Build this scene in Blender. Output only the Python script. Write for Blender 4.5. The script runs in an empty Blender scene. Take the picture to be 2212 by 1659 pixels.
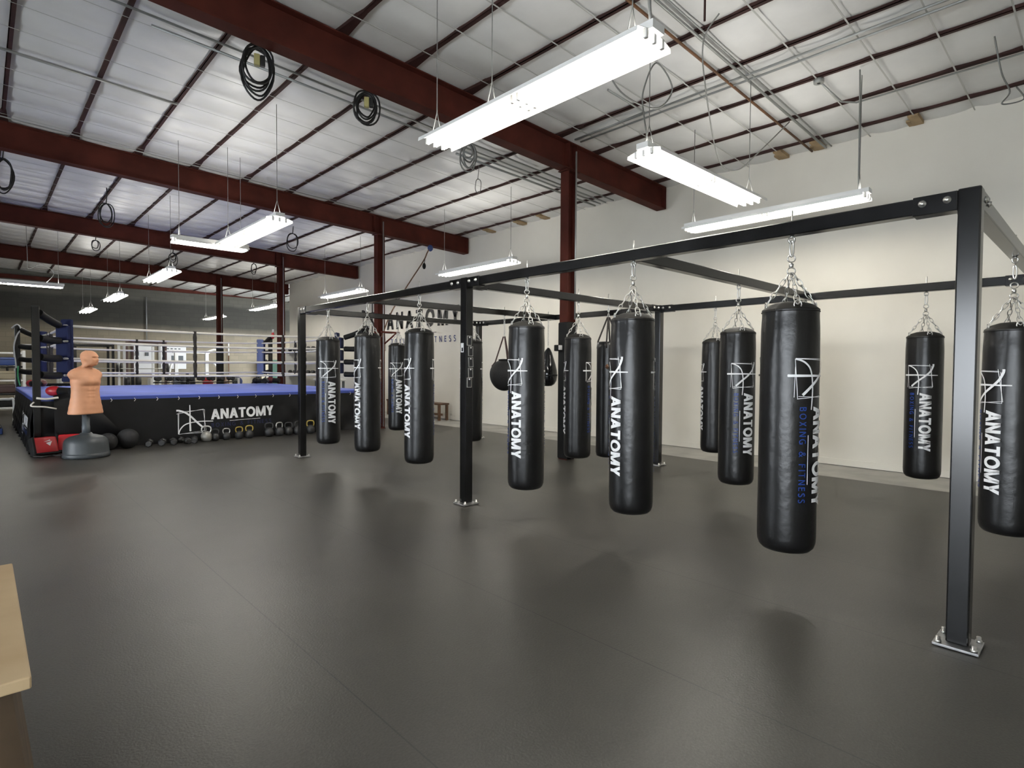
import bpy, bmesh, math, random
from mathutils import Vector, Matrix
from math import sin, cos, pi, radians, sqrt, exp, atan2
random.seed(7)
SC = bpy.context.scene
COL = SC.collection

# ------------------------------------------------------------------ materials
def mat(name, col, rough=.5, metal=0., spec=.5, noise=0., nscale=8., bump=0., bscale=40., emit=None, estr=0., col2=None, coat=0.):
    m = bpy.data.materials.new(name); m.use_nodes = True
    nt = m.node_tree; b = nt.nodes['Principled BSDF']
    b.inputs['Base Color'].default_value = (*col, 1); b.inputs['Roughness'].default_value = rough
    b.inputs['Metallic'].default_value = metal; b.inputs['Specular IOR Level'].default_value = spec
    b.inputs['Coat Weight'].default_value = coat
    if emit: b.inputs['Emission Color'].default_value = (*emit, 1); b.inputs['Emission Strength'].default_value = estr
    if noise or col2 or bump:
        tc = nt.nodes.new('ShaderNodeTexCoord')
    if noise or col2:
        n = nt.nodes.new('ShaderNodeTexNoise'); n.inputs['Scale'].default_value = nscale; n.inputs['Detail'].default_value = 5
        nt.links.new(tc.outputs['Object'], n.inputs['Vector'])
        r = nt.nodes.new('ShaderNodeValToRGB')
        c2 = col2 or tuple(min(1, c * (1 + noise)) for c in col); c1 = col if col2 else tuple(c * (1 - noise) for c in col)
        r.color_ramp.elements[0].position = .35; r.color_ramp.elements[1].position = .68
        r.color_ramp.elements[0].color = (*c1, 1); r.color_ramp.elements[1].color = (*c2, 1)
        nt.links.new(n.outputs['Fac'], r.inputs['Fac']); nt.links.new(r.outputs['Color'], b.inputs['Base Color'])
    if bump:
        n2 = nt.nodes.new('ShaderNodeTexNoise'); n2.inputs['Scale'].default_value = bscale; n2.inputs['Detail'].default_value = 4
        nt.links.new(tc.outputs['Object'], n2.inputs['Vector'])
        bp = nt.nodes.new('ShaderNodeBump'); bp.inputs['Strength'].default_value = bump; bp.inputs['Distance'].default_value = .01
        nt.links.new(n2.outputs['Fac'], bp.inputs['Height']); nt.links.new(bp.outputs['Normal'], b.inputs['Normal'])
    return m

M = {}
M['leather'] = mat('black_vinyl', (.006, .006, .0065), .33, spec=.5, noise=.35, nscale=6, bump=.35, bscale=12)
M['bagtop'] = mat('bag_top_vinyl', (.016, .015, .013), .62, spec=.25, noise=.3, nscale=8)
M['gloss'] = mat('gloss_black', (.008, .008, .009), .12, spec=.6)
M['blacksteel'] = mat('black_steel', (.006, .006, .0065), .2, spec=.6, noise=.5, nscale=5)
M['chrome'] = mat('zinc_steel', (.62, .61, .58), .28, metal=.9)
M['plate'] = mat('zinc_plate', (.42, .42, .42), .35, metal=.8, noise=.2, nscale=20)
M['printw'] = mat('white_print', (.92, .92, .92), .5)
M['printb'] = mat('blue_print', (.014, .055, .29), .5)
M['printdim'] = mat('dim_navy_print', (.010, .016, .07), .6)
M['printwall'] = mat('wall_black_print', (.012, .011, .012), .6)
M['printnavy'] = mat('wall_navy_print', (.03, .045, .17), .6)
M['red_iron'] = mat('red_iron', (.072, .016, .010), .75, spec=.2, noise=.25, nscale=2.5)
M['purlin'] = mat('purlin_paint', (.042, .018, .016), .7, spec=.25, noise=.3, nscale=2)
M['galv'] = mat('galvanised', (.36, .37, .36), .4, metal=.5)
M['rust'] = mat('rusty_pipe', (.15, .065, .025), .6, noise=.3, nscale=6)
M['strapw'] = mat('white_strap', (.5, .5, .48), .6)
M['wood'] = mat('plywood', (.50, .35, .19), .55, col2=(.63, .47, .28), nscale=3)
M['darkwood'] = mat('dark_wood', (.085, .055, .03), .6, noise=.3, nscale=4)
M['brownwood'] = mat('brown_wood', (.12, .06, .03), .5, noise=.3, nscale=6)
M['blockwood'] = mat('block_wood', (.34, .24, .13), .7, noise=.2, nscale=6)
M['fixture'] = mat('white_enamel', (.8, .8, .78), .35)
M['tube'] = mat('lamp_glow', (1, 1, 1), .3, emit=(1., .955, .86), estr=52.)
M['cord'] = mat('black_cord', (.01, .01, .01), .5)
M['greycord'] = mat('grey_cord', (.2, .2, .19), .5)
M['outlet'] = mat('outlet_box', (.42, .38, .16), .5)
M['canvas'] = mat('blue_canvas', (.165, .23, .74), .62, noise=.12, nscale=1.2)
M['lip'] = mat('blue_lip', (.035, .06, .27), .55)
M['apron'] = mat('apron_vinyl', (.005, .005, .0055), .5, spec=.3, noise=.3, nscale=3)
M['rope'] = mat('white_rope', (.78, .74, .68), .6)
M['padblue_lit'] = mat('blue_pad_lit', (.13, .165, .32), .6)  # cushion blue with the brighter lighting painted into the colour
M['navy'] = mat('navy_and_shaded_pad', (.012, .017, .06), .75, spec=.2)  # navy backing and ball; also the shaded tone painted on three cushions
M['blackfoam'] = mat('black_foam', (.006, .006, .006), .7, spec=.3)
M['blackstrap'] = mat('black_strap', (.015, .011, .01), .7)
M['skin'] = mat('tan_rubber', (.74, .36, .20), .5, noise=.07, nscale=5)
M['greyplastic'] = mat('charcoal_plastic', (.045, .052, .057), .45, noise=.1, nscale=6)
M['greytube'] = mat('grey_tube', (.10, .115, .125), .4)
M['red'] = mat('red_vinyl', (.42, .015, .02), .35)
M['darkred'] = mat('maroon_vinyl', (.1, .012, .015), .4)
M['iron'] = mat('cast_iron', (.02, .02, .021), .45, spec=.6, noise=.3, nscale=30)
M['ironlite'] = mat('pale_iron', (.33, .32, .29), .4, metal=.4)
M['brass'] = mat('yellow_handle', (.45, .33, .07), .4)
M['whitepaint'] = mat('white_powder_coat', (.75, .75, .72), .4)
M['brownsteel'] = mat('brown_steel', (.055, .028, .024), .5)
M['paper'] = mat('white_paper', (.75, .75, .75), .6)
M['green'] = mat('green_panel', (.02, .075, .045), .6)
M['tan'] = mat('tan_panel', (.33, .29, .2), .7)
M['yellow'] = mat('yellow', (.55, .5, .08), .5)
M['rubberball'] = mat('rubber_ball', (.016, .016, .017), .7, bump=.3, bscale=60)
M['bluevinyl'] = mat('blue_vinyl', (.03, .06, .2), .4)
M['mitt'] = mat('red_white', (.5, .03, .04), .35)
M['greenrope'] = mat('green_strap', (.05, .3, .12), .6)
M['screen'] = mat('dark_screen', (.02, .02, .022), .25)
M['bluecloth'] = mat('blue_knot', (.03, .06, .2), .6)

def wallmat():
    m = bpy.data.materials.new('white_wall_paint'); m.use_nodes = True; nt = m.node_tree; b = nt.nodes['Principled BSDF']
    b.inputs['Roughness'].default_value = .75
    tc = nt.nodes.new('ShaderNodeTexCoord'); n = nt.nodes.new('ShaderNodeTexNoise'); n.inputs['Scale'].default_value = .8; n.inputs['Detail'].default_value = 6
    nt.links.new(tc.outputs['Object'], n.inputs['Vector'])
    r = nt.nodes.new('ShaderNodeValToRGB'); r.color_ramp.elements[0].color = (.68, .645, .57, 1); r.color_ramp.elements[1].color = (.77, .735, .65, 1)
    r.color_ramp.elements[0].position = .3; r.color_ramp.elements[1].position = .7
    nt.links.new(n.outputs['Fac'], r.inputs['Fac']); nt.links.new(r.outputs['Color'], b.inputs['Base Color'])
    return m
M['wall'] = wallmat()

def blockmat():
    m = bpy.data.materials.new('painted_block'); m.use_nodes = True; nt = m.node_tree; b = nt.nodes['Principled BSDF']
    b.inputs['Roughness'].default_value = .85
    tc = nt.nodes.new('ShaderNodeTexCoord'); sp = nt.nodes.new('ShaderNodeSeparateXYZ'); nt.links.new(tc.outputs['Object'], sp.inputs['Vector'])
    cb = nt.nodes.new('ShaderNodeCombineXYZ'); nt.links.new(sp.outputs['X'], cb.inputs['X']); nt.links.new(sp.outputs['Z'], cb.inputs['Y'])
    br = nt.nodes.new('ShaderNodeTexBrick'); br.inputs['Scale'].default_value = 1.; br.inputs['Brick Width'].default_value = .4; br.inputs['Row Height'].default_value = .2
    br.inputs['Mortar Size'].default_value = .008; br.inputs['Color1'].default_value = (1, 1, 1, 1); br.inputs['Color2'].default_value = (.84, .84, .84, 1); br.inputs['Mortar'].default_value = (.75, .75, .75, 1)
    nt.links.new(cb.outputs['Vector'], br.inputs['Vector'])
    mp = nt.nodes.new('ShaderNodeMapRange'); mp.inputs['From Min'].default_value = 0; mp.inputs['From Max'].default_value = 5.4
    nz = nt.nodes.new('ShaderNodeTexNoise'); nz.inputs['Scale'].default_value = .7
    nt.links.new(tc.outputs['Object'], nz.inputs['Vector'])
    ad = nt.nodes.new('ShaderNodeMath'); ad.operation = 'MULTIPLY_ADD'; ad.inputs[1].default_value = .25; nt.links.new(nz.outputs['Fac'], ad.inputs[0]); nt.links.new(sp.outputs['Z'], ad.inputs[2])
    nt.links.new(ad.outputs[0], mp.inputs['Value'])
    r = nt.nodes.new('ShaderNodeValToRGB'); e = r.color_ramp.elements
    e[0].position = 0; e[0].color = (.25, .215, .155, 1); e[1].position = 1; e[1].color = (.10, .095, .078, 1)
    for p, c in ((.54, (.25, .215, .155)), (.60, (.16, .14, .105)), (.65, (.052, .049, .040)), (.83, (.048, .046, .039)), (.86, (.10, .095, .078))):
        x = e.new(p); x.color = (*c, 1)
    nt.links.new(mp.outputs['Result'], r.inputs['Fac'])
    mx = nt.nodes.new('ShaderNodeMixRGB'); mx.blend_type = 'MULTIPLY'; mx.inputs[0].default_value = 1
    nt.links.new(r.outputs['Color'], mx.inputs[1]); nt.links.new(br.outputs['Color'], mx.inputs[2]); nt.links.new(mx.outputs[0], b.inputs['Base Color'])
    return m
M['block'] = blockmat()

def floormat():
    m = bpy.data.materials.new('rubber_matting'); m.use_nodes = True; nt = m.node_tree; b = nt.nodes['Principled BSDF']
    tc = nt.nodes.new('ShaderNodeTexCoord')
    n = nt.nodes.new('ShaderNodeTexNoise'); n.inputs['Scale'].default_value = .9; n.inputs['Detail'].default_value = 7; n.inputs['Roughness'].default_value = .6
    nt.links.new(tc.outputs['Object'], n.inputs['Vector'])
    r = nt.nodes.new('ShaderNodeValToRGB'); e = r.color_ramp.elements
    e[0].position = .3; e[0].color = (.050, .047, .0415, 1); e[1].position = .72; e[1].color = (.072, .068, .0595, 1)
    nt.links.new(n.outputs['Fac'], r.inputs['Fac'])
    n2 = nt.nodes.new('ShaderNodeTexNoise'); n2.inputs['Scale'].default_value = 90; n2.inputs['Detail'].default_value = 3
    nt.links.new(tc.outputs['Object'], n2.inputs['Vector'])
    r2 = nt.nodes.new('ShaderNodeValToRGB'); r2.color_ramp.elements[0].position = .35; r2.color_ramp.elements[0].color = (.78, .78, .78, 1); r2.color_ramp.elements[1].position = .65
    nt.links.new(n2.outputs['Fac'], r2.inputs['Fac'])
    mx = nt.nodes.new('ShaderNodeMixRGB'); mx.blend_type = 'MULTIPLY'; mx.inputs[0].default_value = 1
    nt.links.new(r.outputs['Color'], mx.inputs[1]); nt.links.new(r2.outputs['Color'], mx.inputs[2])
    # roll seams every 1.22 m
    sp = nt.nodes.new('ShaderNodeSeparateXYZ'); nt.links.new(tc.outputs['Object'], sp.inputs['Vector'])
    md = nt.nodes.new('ShaderNodeMath'); md.operation = 'PINGPONG'; md.inputs[1].default_value = .61; nt.links.new(sp.outputs['X'], md.inputs[0])
    lt = nt.nodes.new('ShaderNodeMath'); lt.operation = 'LESS_THAN'; lt.inputs[1].default_value = .0035; nt.links.new(md.outputs[0], lt.inputs[0])
    mx2 = nt.nodes.new('ShaderNodeMixRGB'); mx2.blend_type = 'MIX'; mx2.inputs[2].default_value = (.026, .026, .025, 1)
    nt.links.new(lt.outputs[0], mx2.inputs[0]); nt.links.new(mx.outputs[0], mx2.inputs[1]); nt.links.new(mx2.outputs[0], b.inputs['Base Color'])
    b.inputs['Roughness'].default_value = .41; b.inputs['Specular IOR Level'].default_value = .4
    bp = nt.nodes.new('ShaderNodeBump'); bp.inputs['Strength'].default_value = .25; bp.inputs['Distance'].default_value = .004
    nt.links.new(n2.outputs['Fac'], bp.inputs['Height']); nt.links.new(bp.outputs['Normal'], b.inputs['Normal'])
    return m
M['floor'] = floormat()
M['blockgrey'] = mat('grey_block', (.09, .085, .075), .85, noise=.1, nscale=3)
M['concrete'] = mat('bare_concrete', (.36, .35, .32), .7, noise=.15, nscale=2)
M['insul'] = mat('white_vinyl_facing', (.74, .74, .73), .33, spec=.5, noise=.05, nscale=2, bump=.35, bscale=7)

# ------------------------------------------------------------------ mesh builder
class MB:
    def __init__(s): s.bm = bmesh.new(); s.mi = 0
    def _f(s, vs, smooth=False):
        try:
            f = s.bm.faces.new(vs); f.material_index = s.mi; f.smooth = smooth; return f
        except ValueError: return None
    def m(s, i): s.mi = i; return s
    def box(s, c, d, rz=0., rot=None, taper=1.):
        hx, hy, hz = d[0] / 2, d[1] / 2, d[2] / 2
        R = rot if rot is not None else Matrix.Rotation(rz, 3, 'Z')
        v = []
        for z in (-1, 1):
            t = taper if z > 0 else 1
            for x, y in ((-1, -1), (1, -1), (1, 1), (-1, 1)):
                v.append(s.bm.verts.new(Vector(c) + R @ Vector((x * hx * t, y * hy * t, z * hz))))
        for q in ((3, 2, 1, 0), (4, 5, 6, 7), (0, 1, 5, 4), (1, 2, 6, 5), (2, 3, 7, 6), (3, 0, 4, 7)): s._f([v[i] for i in q])
        return s
    def hexa(s, p):   # 8 points: bottom 4 ccw, top 4
        v = [s.bm.verts.new(q) for q in p]
        for q in ((3, 2, 1, 0), (4, 5, 6, 7), (0, 1, 5, 4), (1, 2, 6, 5), (2, 3, 7, 6), (3, 0, 4, 7)): s._f([v[i] for i in q])
        return s
    def rbox(s, c, d, r=.01, rz=0., seg=2, rot=None):
        b2 = bmesh.new(); bmesh.ops.create_cube(b2, size=1)
        for v in b2.verts: v.co = Vector((v.co.x * d[0], v.co.y * d[1], v.co.z * d[2]))
        bmesh.ops.bevel(b2, geom=list(b2.edges), offset=min(r, min(d) * .49), segments=seg, affect='EDGES', profile=.5)
        R = rot if rot is not None else Matrix.Rotation(rz, 3, 'Z')
        mp = {}
        for v in b2.verts: mp[v] = s.bm.verts.new(Vector(c) + R @ v.co)
        for f in b2.faces: s._f([mp[v] for v in f.verts], seg > 2)
        b2.free(); return s
    def lathe(s, prof, seg=32, c=(0, 0, 0), sx=1., sy=1., smooth=True, fn=None, R=None):
        c = Vector(c); rings = []
        for r, z in prof:
            if r < 1e-6: 
                p = Vector((0, 0, z)); p = R @ p if R else p
                rings.append([s.bm.verts.new(c + p)])
            else:
                ring = []
                for i in range(seg):
                    a = 2 * pi * i / seg; p = Vector((r * cos(a) * sx, r * sin(a) * sy, z))
                    if fn: p = fn(p, a, r, z)
                    if R: p = R @ p
                    ring.append(s.bm.verts.new(c + p))
                rings.append(ring)
        for a, b in zip(rings, rings[1:]):
            if len(a) == 1 and len(b) == 1: continue
            for i in range(seg):
                j = (i + 1) % seg
                if len(a) == 1: s._f([a[0], b[j], b[i]], smooth)
                elif len(b) == 1: s._f([a[i], a[j], b[0]], smooth)
                else: s._f([a[i], a[j], b[j], b[i]], smooth)
        if len(rings[0]) > 1: s._f(list(reversed(rings[0])))
        if len(rings[-1]) > 1: s._f(rings[-1])
        return s
    def tube(s, pts, r, seg=8, closed=False, rads=None, cap=True):
        P = [Vector(p) for p in pts]; n = len(P)
        if n < 2: return s
        T = []
        for i in range(n):
            a = P[(i - 1) % n] if (closed or i > 0) else P[i]; b = P[(i + 1) % n] if (closed or i < n - 1) else P[i]
            t = (b - a); T.append(t.normalized() if t.length > 1e-9 else Vector((0, 0, 1)))
        up = Vector((0, 0, 1)) if abs(T[0].z) < .9 else Vector((1, 0, 0))
        u = T[0].cross(up).normalized(); rings = []
        for i in range(n):
            u = (u - T[i] * u.dot(T[i])); u = u.normalized() if u.length > 1e-6 else T[i].orthogonal().normalized()
            w = T[i].cross(u); rr = rads[i] if rads else r
            rings.append([s.bm.verts.new(P[i] + (u * cos(2 * pi * k / seg) + w * sin(2 * pi * k / seg)) * rr) for k in range(seg)])
        for i in range(n if closed else n - 1):
            a = rings[i]; b = rings[(i + 1) % n]
            for k in range(seg): s._f([a[k], a[(k + 1) % seg], b[(k + 1) % seg], b[k]], True)
        if not closed and cap: s._f(list(reversed(rings[0]))); s._f(rings[-1])
        return s
    def ball(s, c, r, seg=20, rings=12, sx=1., sy=1., sz=1., fn=None, R=None):
        prof = [(r * sin(pi * i / rings), -r * cos(pi * i / rings) * sz) for i in range(rings + 1)]
        prof[0] = (0, prof[0][1]); prof[-1] = (0, prof[-1][1])
        return s.lathe(prof, seg, c, sx, sy, fn=fn, R=R)
    def poly(s, pts):
        return s._f([s.bm.verts.new(p) for p in pts])
    def grid(s, fn, nu, nv, smooth=True):
        v = [[s.bm.verts.new(fn(i / nu, j / nv)) for j in range(nv + 1)] for i in range(nu + 1)]
        for i in range(nu):
            for j in range(nv): s._f([v[i][j], v[i + 1][j], v[i + 1][j + 1], v[i][j + 1]], smooth)
        return s
    def mesh(s, name, mats):
        bmesh.ops.recalc_face_normals(s.bm, faces=list(s.bm.faces))
        me = bpy.data.meshes.new(name); s.bm.to_mesh(me); s.bm.free()
        for m in (mats if isinstance(mats, (list, tuple)) else [mats]): me.materials.append(M[m] if isinstance(m, str) else m)
        return me
    def obj(s, name, mats, parent=None, loc=(0, 0, 0), rz=0.):
        return link(name, s.mesh(name, mats), parent, loc, rz)

def link(name, me, parent=None, loc=(0, 0, 0), rz=0.):
    o = bpy.data.objects.new(name, me); COL.objects.link(o); o.parent = parent; o.location = loc; o.rotation_euler = (0, 0, rz); return o
def tag(o, label, cat, group=None, kind=None):
    o['label'] = label; o['category'] = cat
    if group: o['group'] = group
    if kind: o['kind'] = kind
    return o
def thing(name, label, cat, loc=(0, 0, 0), rz=0., group=None):
    o = bpy.data.objects.new(name, None); o.empty_display_size = .1; COL.objects.link(o); o.location = loc; o.rotation_euler = (0, 0, rz)
    return tag(o, label, cat, group)
def struct(name, mb, mats):
    o = mb.obj(name, mats); o['kind'] = 'structure'; return o
def dup(root, loc, rz=0., label=None):
    def cp(o, par):
        c = o.copy(); COL.objects.link(c); c.parent = par
        for ch in o.children: cp(ch, c)
        return c
    r = cp(root, None); r.location = loc; r.rotation_euler = (0, 0, rz)
    if label: r['label'] = label
    return r
def catmull(pts, n=8):
    P = [Vector(p) for p in pts]; P = [P[0]] + P + [P[-1]]; out = []
    for i in range(1, len(P) - 2):
        a, b, c, d = P[i - 1:i + 3]
        for k in range(n):
            t = k / n; out.append(.5 * ((2 * b) + (c - a) * t + (2 * a - 5 * b + 4 * c - d) * t * t + (3 * b - a - 3 * c + d) * t ** 3))
    out.append(P[-2]); return out

# ------------------------------------------------------------------ lettering
def arc(cx, cy, rx, ry, a0, a1, n=10):
    return [(cx + rx * cos(radians(a0 + (a1 - a0) * i / n)), cy + ry * sin(radians(a0 + (a1 - a0) * i / n))) for i in range(n + 1)]
def strip(pts, w0, w1=None, wf=None):
    w1 = w0 if w1 is None else w1; n = len(pts); L = []; R = []
    for i, (x, y) in enumerate(pts):
        a = pts[max(0, i - 1)]; b = pts[min(n - 1, i + 1)]; dx, dy = b[0] - a[0], b[1] - a[1]; l = sqrt(dx * dx + dy * dy) or 1
        w = (w0 + (w1 - w0) * i / (n - 1)) / 2
        if wf: w = wf(i / (n - 1)) / 2
        L.append((x - dy / l * w, y + dx / l * w)); R.append((x + dy / l * w, y - dx / l * w))
    return [[L[i], R[i], R[i + 1], L[i + 1]] for i in range(n - 1)]
def sm(pts, n=6):
    return [(v.x, v.y) for v in catmull([(x, y, 0) for x, y in pts], n)]
def rc(x0, y0, x1, y1): return [(x0, y0), (x1, y0), (x1, y1), (x0, y1)]
def glyph(ch, t):
    """polygons and width for cap height 1; t = stroke"""
    h = t / 2
    if ch == 'A':
        w = .82; c = w / 2; k = t * 1.08
        return [[(0, 0), (k, 0), (c + k * .5, 1), (c - k * .5, 1)], [(w - k, 0), (w, 0), (c + k * .5, 1), (c - k * .5, 1)], [(.16, .22), (w - .16, .22), (w - .22, .22 + t * .85), (.22, .22 + t * .85)]], w
    if ch == 'N': w = .76; return [rc(0, 0, t, 1), rc(w - t, 0, w, 1), [(0, 1), (t * 1.1, 1), (w, 0), (w - t * 1.1, 0)]], w
    if ch == 'T': w = .68; return [rc(0, 1 - t * .9, w, 1), rc(w / 2 - h, 0, w / 2 + h, 1 - t * .9)], w
    if ch == 'O': w = .9; return strip(arc(w / 2, .5, w / 2 - h, .52 - h, 0, 360, 28), t), w
    if ch == 'M':
        w = .96; c = w / 2
        return [rc(0, 0, t, 1), rc(w - t, 0, w, 1), [(0, 1), (t * 1.15, 1), (c + h * .9, 0), (c - h * .9, 0)], [(w - t * 1.15, 1), (w, 1), (c + h * .9, 0), (c - h * .9, 0)]], w
    if ch == 'Y': w = .74; c = w / 2; return [rc(c - h, 0, c + h, .43), [(0, 1), (t * 1.15, 1), (c + h, .40), (c - h, .40)], [(w - t * 1.15, 1), (w, 1), (c + h, .40), (c - h, .40)]], w
    if ch == 'B':
        w = .62
        return [rc(0, 0, t, 1)] + strip([(h, 1 - h)] + arc(.32, .755, .2, .245 - h, 90, -90, 8) + [(h, .51)], t) + strip([(h, .51)] + arc(.34, .26, w - .34 - h, .25 + .0, 90, -90, 8)[:-1] + [(.34, h), (h, h)], t), w
    if ch == 'X': w = .68; k = t * 1.1; return [[(0, 0), (k, 0), (w, 1), (w - k, 1)], [(w - k, 0), (w, 0), (k, 1), (0, 1)]], w
    if ch == 'I': return [rc(0, 0, t, 1)], t
    if ch == 'G': w = .8; return strip(arc(.44, .5, .44 - h, .52 - h, 50, 325, 20), t) + [rc(w - t, .06, w, .5), rc(.46, .5 - t * .8, w, .5)], w
    if ch == '&': w = .8; return strip([(w, 0), (.22, .68)] + arc(.38, .8, .17, .14, 200, -20, 8) + [(.5, .68), (.2, .48)] + arc(.3, .26, .24, .22, 150, 300, 8) + [(.6, .16), (w - .08, .5)], t * .85), w
    if ch == 'F': w = .55; return [rc(0, 0, t, 1), rc(t, 1 - t * .9, w, 1), rc(t, .45, w * .92, .45 + t * .9)], w
    if ch == 'E': w = .56; return [rc(0, 0, t, 1), rc(t, 1 - t * .9, w, 1), rc(t, .46, w * .92, .46 + t * .9), rc(t, 0, w, t * .9)], w
    if ch == 'S': w = .58; return strip(arc(.3, .75, .27 - h * .5, .25 - h * .6, 30, 270, 10) + arc(.28, .26, .28 - h * .5, .26 - h * .6, 90, -150, 10)[1:], t), w
    if ch == 'R': w = .64; return [rc(0, 0, t, 1)] + strip([(h, 1 - h)] + arc(.34, .72, .24, .28 - h, 90, -90, 8) + [(h, .44 + h * .2)], t) + [[(w - t * 1.2, 0), (w, 0), (.4, .5), (.24, .46)]], w
    return [], .4
def text_polys(txt, x0, y0, cap, length, t):
    gl = [glyph(c, t) for c in txt]; nat = sum(w for _, w in gl); n = len(txt) - 1
    sp = (length / cap - nat) / n; out = []; x = 0
    for ps, w in gl:
        for p in ps: out.append([(x0 + (x + a) * cap, y0 + b * cap) for a, b in p])
        x += w + sp
    return out
def logo_polys(low=False):
    """emblem + words in units of the emblem's square; returns [(poly, slot)]"""
    out = []
    def add(ps, k): out.extend((p, k) for p in ps)
    th = .015
    for a, b in (((-.06, .83), (.96, .97)), ((.02, .90), (1.0, .945)), ((.94, .96), (1.04, .05)), ((1.0, .95), (.975, .08)), ((0, .86), (-.01, 0)), ((.03, .86), (.0, .0)), ((0, -.01), (1.02, .06)), ((.2, .0), (1.0, -.02))):
        add(strip([a, ((a[0] + b[0]) / 2, (a[1] + b[1]) / 2), b], th), 0)
    lo_ = -.16 if low else .1
    add(strip([(.44, 1.17), (.44, .85), (.435, .5), (.44, lo_), (.44, lo_ - .012), (.44, lo_ - .022)], .035, wf=lambda t: .035 + .035 * min(1, t * 1.6) if t < .7 else (.07 if t < .9 else (.055 if t < .99 else .02))), 0)
    add(strip(sm([(-.06, .97), (.03, .965), (.18, .91), (.32, .83), (.5, .66), (.7, .43), (.94, .18)]), .07, .07), 0)
    add(strip(sm([(0, .0), (.04, .13), (.12, .26), (.25, .37), (.45, .43), (.7, .455), (.95, .455), (1.32, .43)]), .05, .035), 0)
    add(text_polys('ANATOMY', 1.235, .5, .44, 2.63, .225), 0)
    add([rc(1.98, .34 if low else .39, 3.27, .36 if low else .407)], 0)
    add(text_polys('BOXING & FITNESS', 1.25, .12 if low else .17, .17, 2.5, .15), 1)
    return out
def print_mesh(name, mapper, mats, low=False, step=.12, polys=None, wrap=True):
    mb = MB()
    for p, k in (polys or logo_polys(low)):
        mb.m(k); mb.poly([(x, y, 0) for x, y in p])
    if wrap:
        ys = [v.co.y for v in mb.bm.verts]; y = min(ys) + step
        while y < max(ys):
            bmesh.ops.bisect_plane(mb.bm, geom=list(mb.bm.verts) + list(mb.bm.edges) + list(mb.bm.faces), plane_co=(0, y, 0), plane_no=(0, 1, 0)); y += step
    for v in mb.bm.verts: v.co = mapper(v.co.x, v.co.y)
    me = bpy.data.meshes.new(name); mb.bm.to_mesh(me); mb.bm.free()
    for m in mats: me.materials.append(M[m])
    return me

# ------------------------------------------------------------------ the building
def ZT(x): return 5.345 - .0375 * x           # underside of purlins / top of beams
XW = 9.78
mb = MB(); mb.box((3.8, 13, -.11), (25.6, 37, .2)); struct('floor_concrete', mb, 'concrete')
mb = MB(); mb.box((1.31, 9.9, -.004), (14.62, 29.6, .01)); mb.box((11.2, 27.5, -.004), (5.1, 5.6, .01)); struct('floor_rubber', mb, 'floor')
mb = MB(); mb.box((XW + .1, 9.95, 2.62), (.2, 29.0, 5.24)); struct('wall_east', mb, 'wall')
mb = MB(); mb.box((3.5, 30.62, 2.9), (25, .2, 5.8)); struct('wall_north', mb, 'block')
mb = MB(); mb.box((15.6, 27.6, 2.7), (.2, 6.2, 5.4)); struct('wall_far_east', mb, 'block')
mb = MB(); mb.box((-6.1, 21.1, 2.9), (.2, 19.0, 5.8)); mb.box((-6.1, 5.4, 2.9), (.2, 5.2, 5.8)); mb.box((-6.1, 3.5, 4.3), (.2, 16.2, 3.0)); struct('wall_west', mb, 'blockgrey')
mb = MB(); mb.box((1.9, -4.6, 2.9), (16.2, .2, 5.8)); struct('wall_south', mb, 'wall')
mb = MB(); mb.box((XW - .008, 9.95, .05), (.016, 29, .1)); struct('baseboard_east', mb, 'wall')
mb = MB(); mb.box((4, 30.46, 5.02), (24, .1, .16)); struct('trim_1', mb, 'red_iron')

# ceiling: insulation blankets pillowed between purlins and support straps
PUR = [.33 + .904 * k for k in range(-7, 17)]
def ceil_mesh():
    mb = MB(); y0, y1 = -4.5, 30.5
    def Y(k): return .8 + .61 * k
    ks = range(-9, 49)
    for a, b in zip([PUR[0] - .904] + PUR, PUR):
        if True:
            X0, X1 = a, b
            nu = 6; ny = 6; cols = []
            ylist = []
            for k in ks:
                for j in range(ny): ylist.append((Y(k) + .61 * j / ny, j / ny, k))
            for i in range(nu + 1):
                u = i / nu; x = X0 + (X1 - X0) * u; col = []
                for (y, v, k) in ylist:
                    rr = random.Random(int(k * 131 + round(a * 100)))
                    sag = .038 * (sin(pi * v) ** .6 if v > 0 else 0) * (.25 + .75 * sin(pi * u) ** .6) * (.7 + .6 * rr.random())
                    edge = .05 * abs(2 * u - 1) ** 6
                    col.append(mb.bm.verts.new((x, y, ZT(x) + .045 - sag)))
                cols.append(col)
            for i in range(nu):
                for j in range(len(ylist) - 1):
                    xm = (cols[i][j].co.x + cols[i + 1][j].co.x) / 2
                    if xm > XW + .05 and cols[i][j].co.y < 24.3: continue
                    mb._f([cols[i][j], cols[i + 1][j], cols[i + 1][j + 1], cols[i][j + 1]], True)
    mb.m(1)
    for k in ks:
        y = Y(k); x1 = XW if y < 24.4 else 15.4; w = .016 if y < 6 else .009
        za, zb = ZT(-6) - .006, ZT(x1) - .006
        mb.hexa([(-6, y - w / 2, za - .003), (x1, y - w / 2, zb - .003), (x1, y + w / 2, zb - .003), (-6, y + w / 2, za - .003),
                 (-6, y - w / 2, za), (x1, y - w / 2, zb), (x1, y + w / 2, zb), (-6, y + w / 2, za)])
    return mb
o = struct('ceiling', ceil_mesh(), ['insul', 'strapw'])

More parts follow.
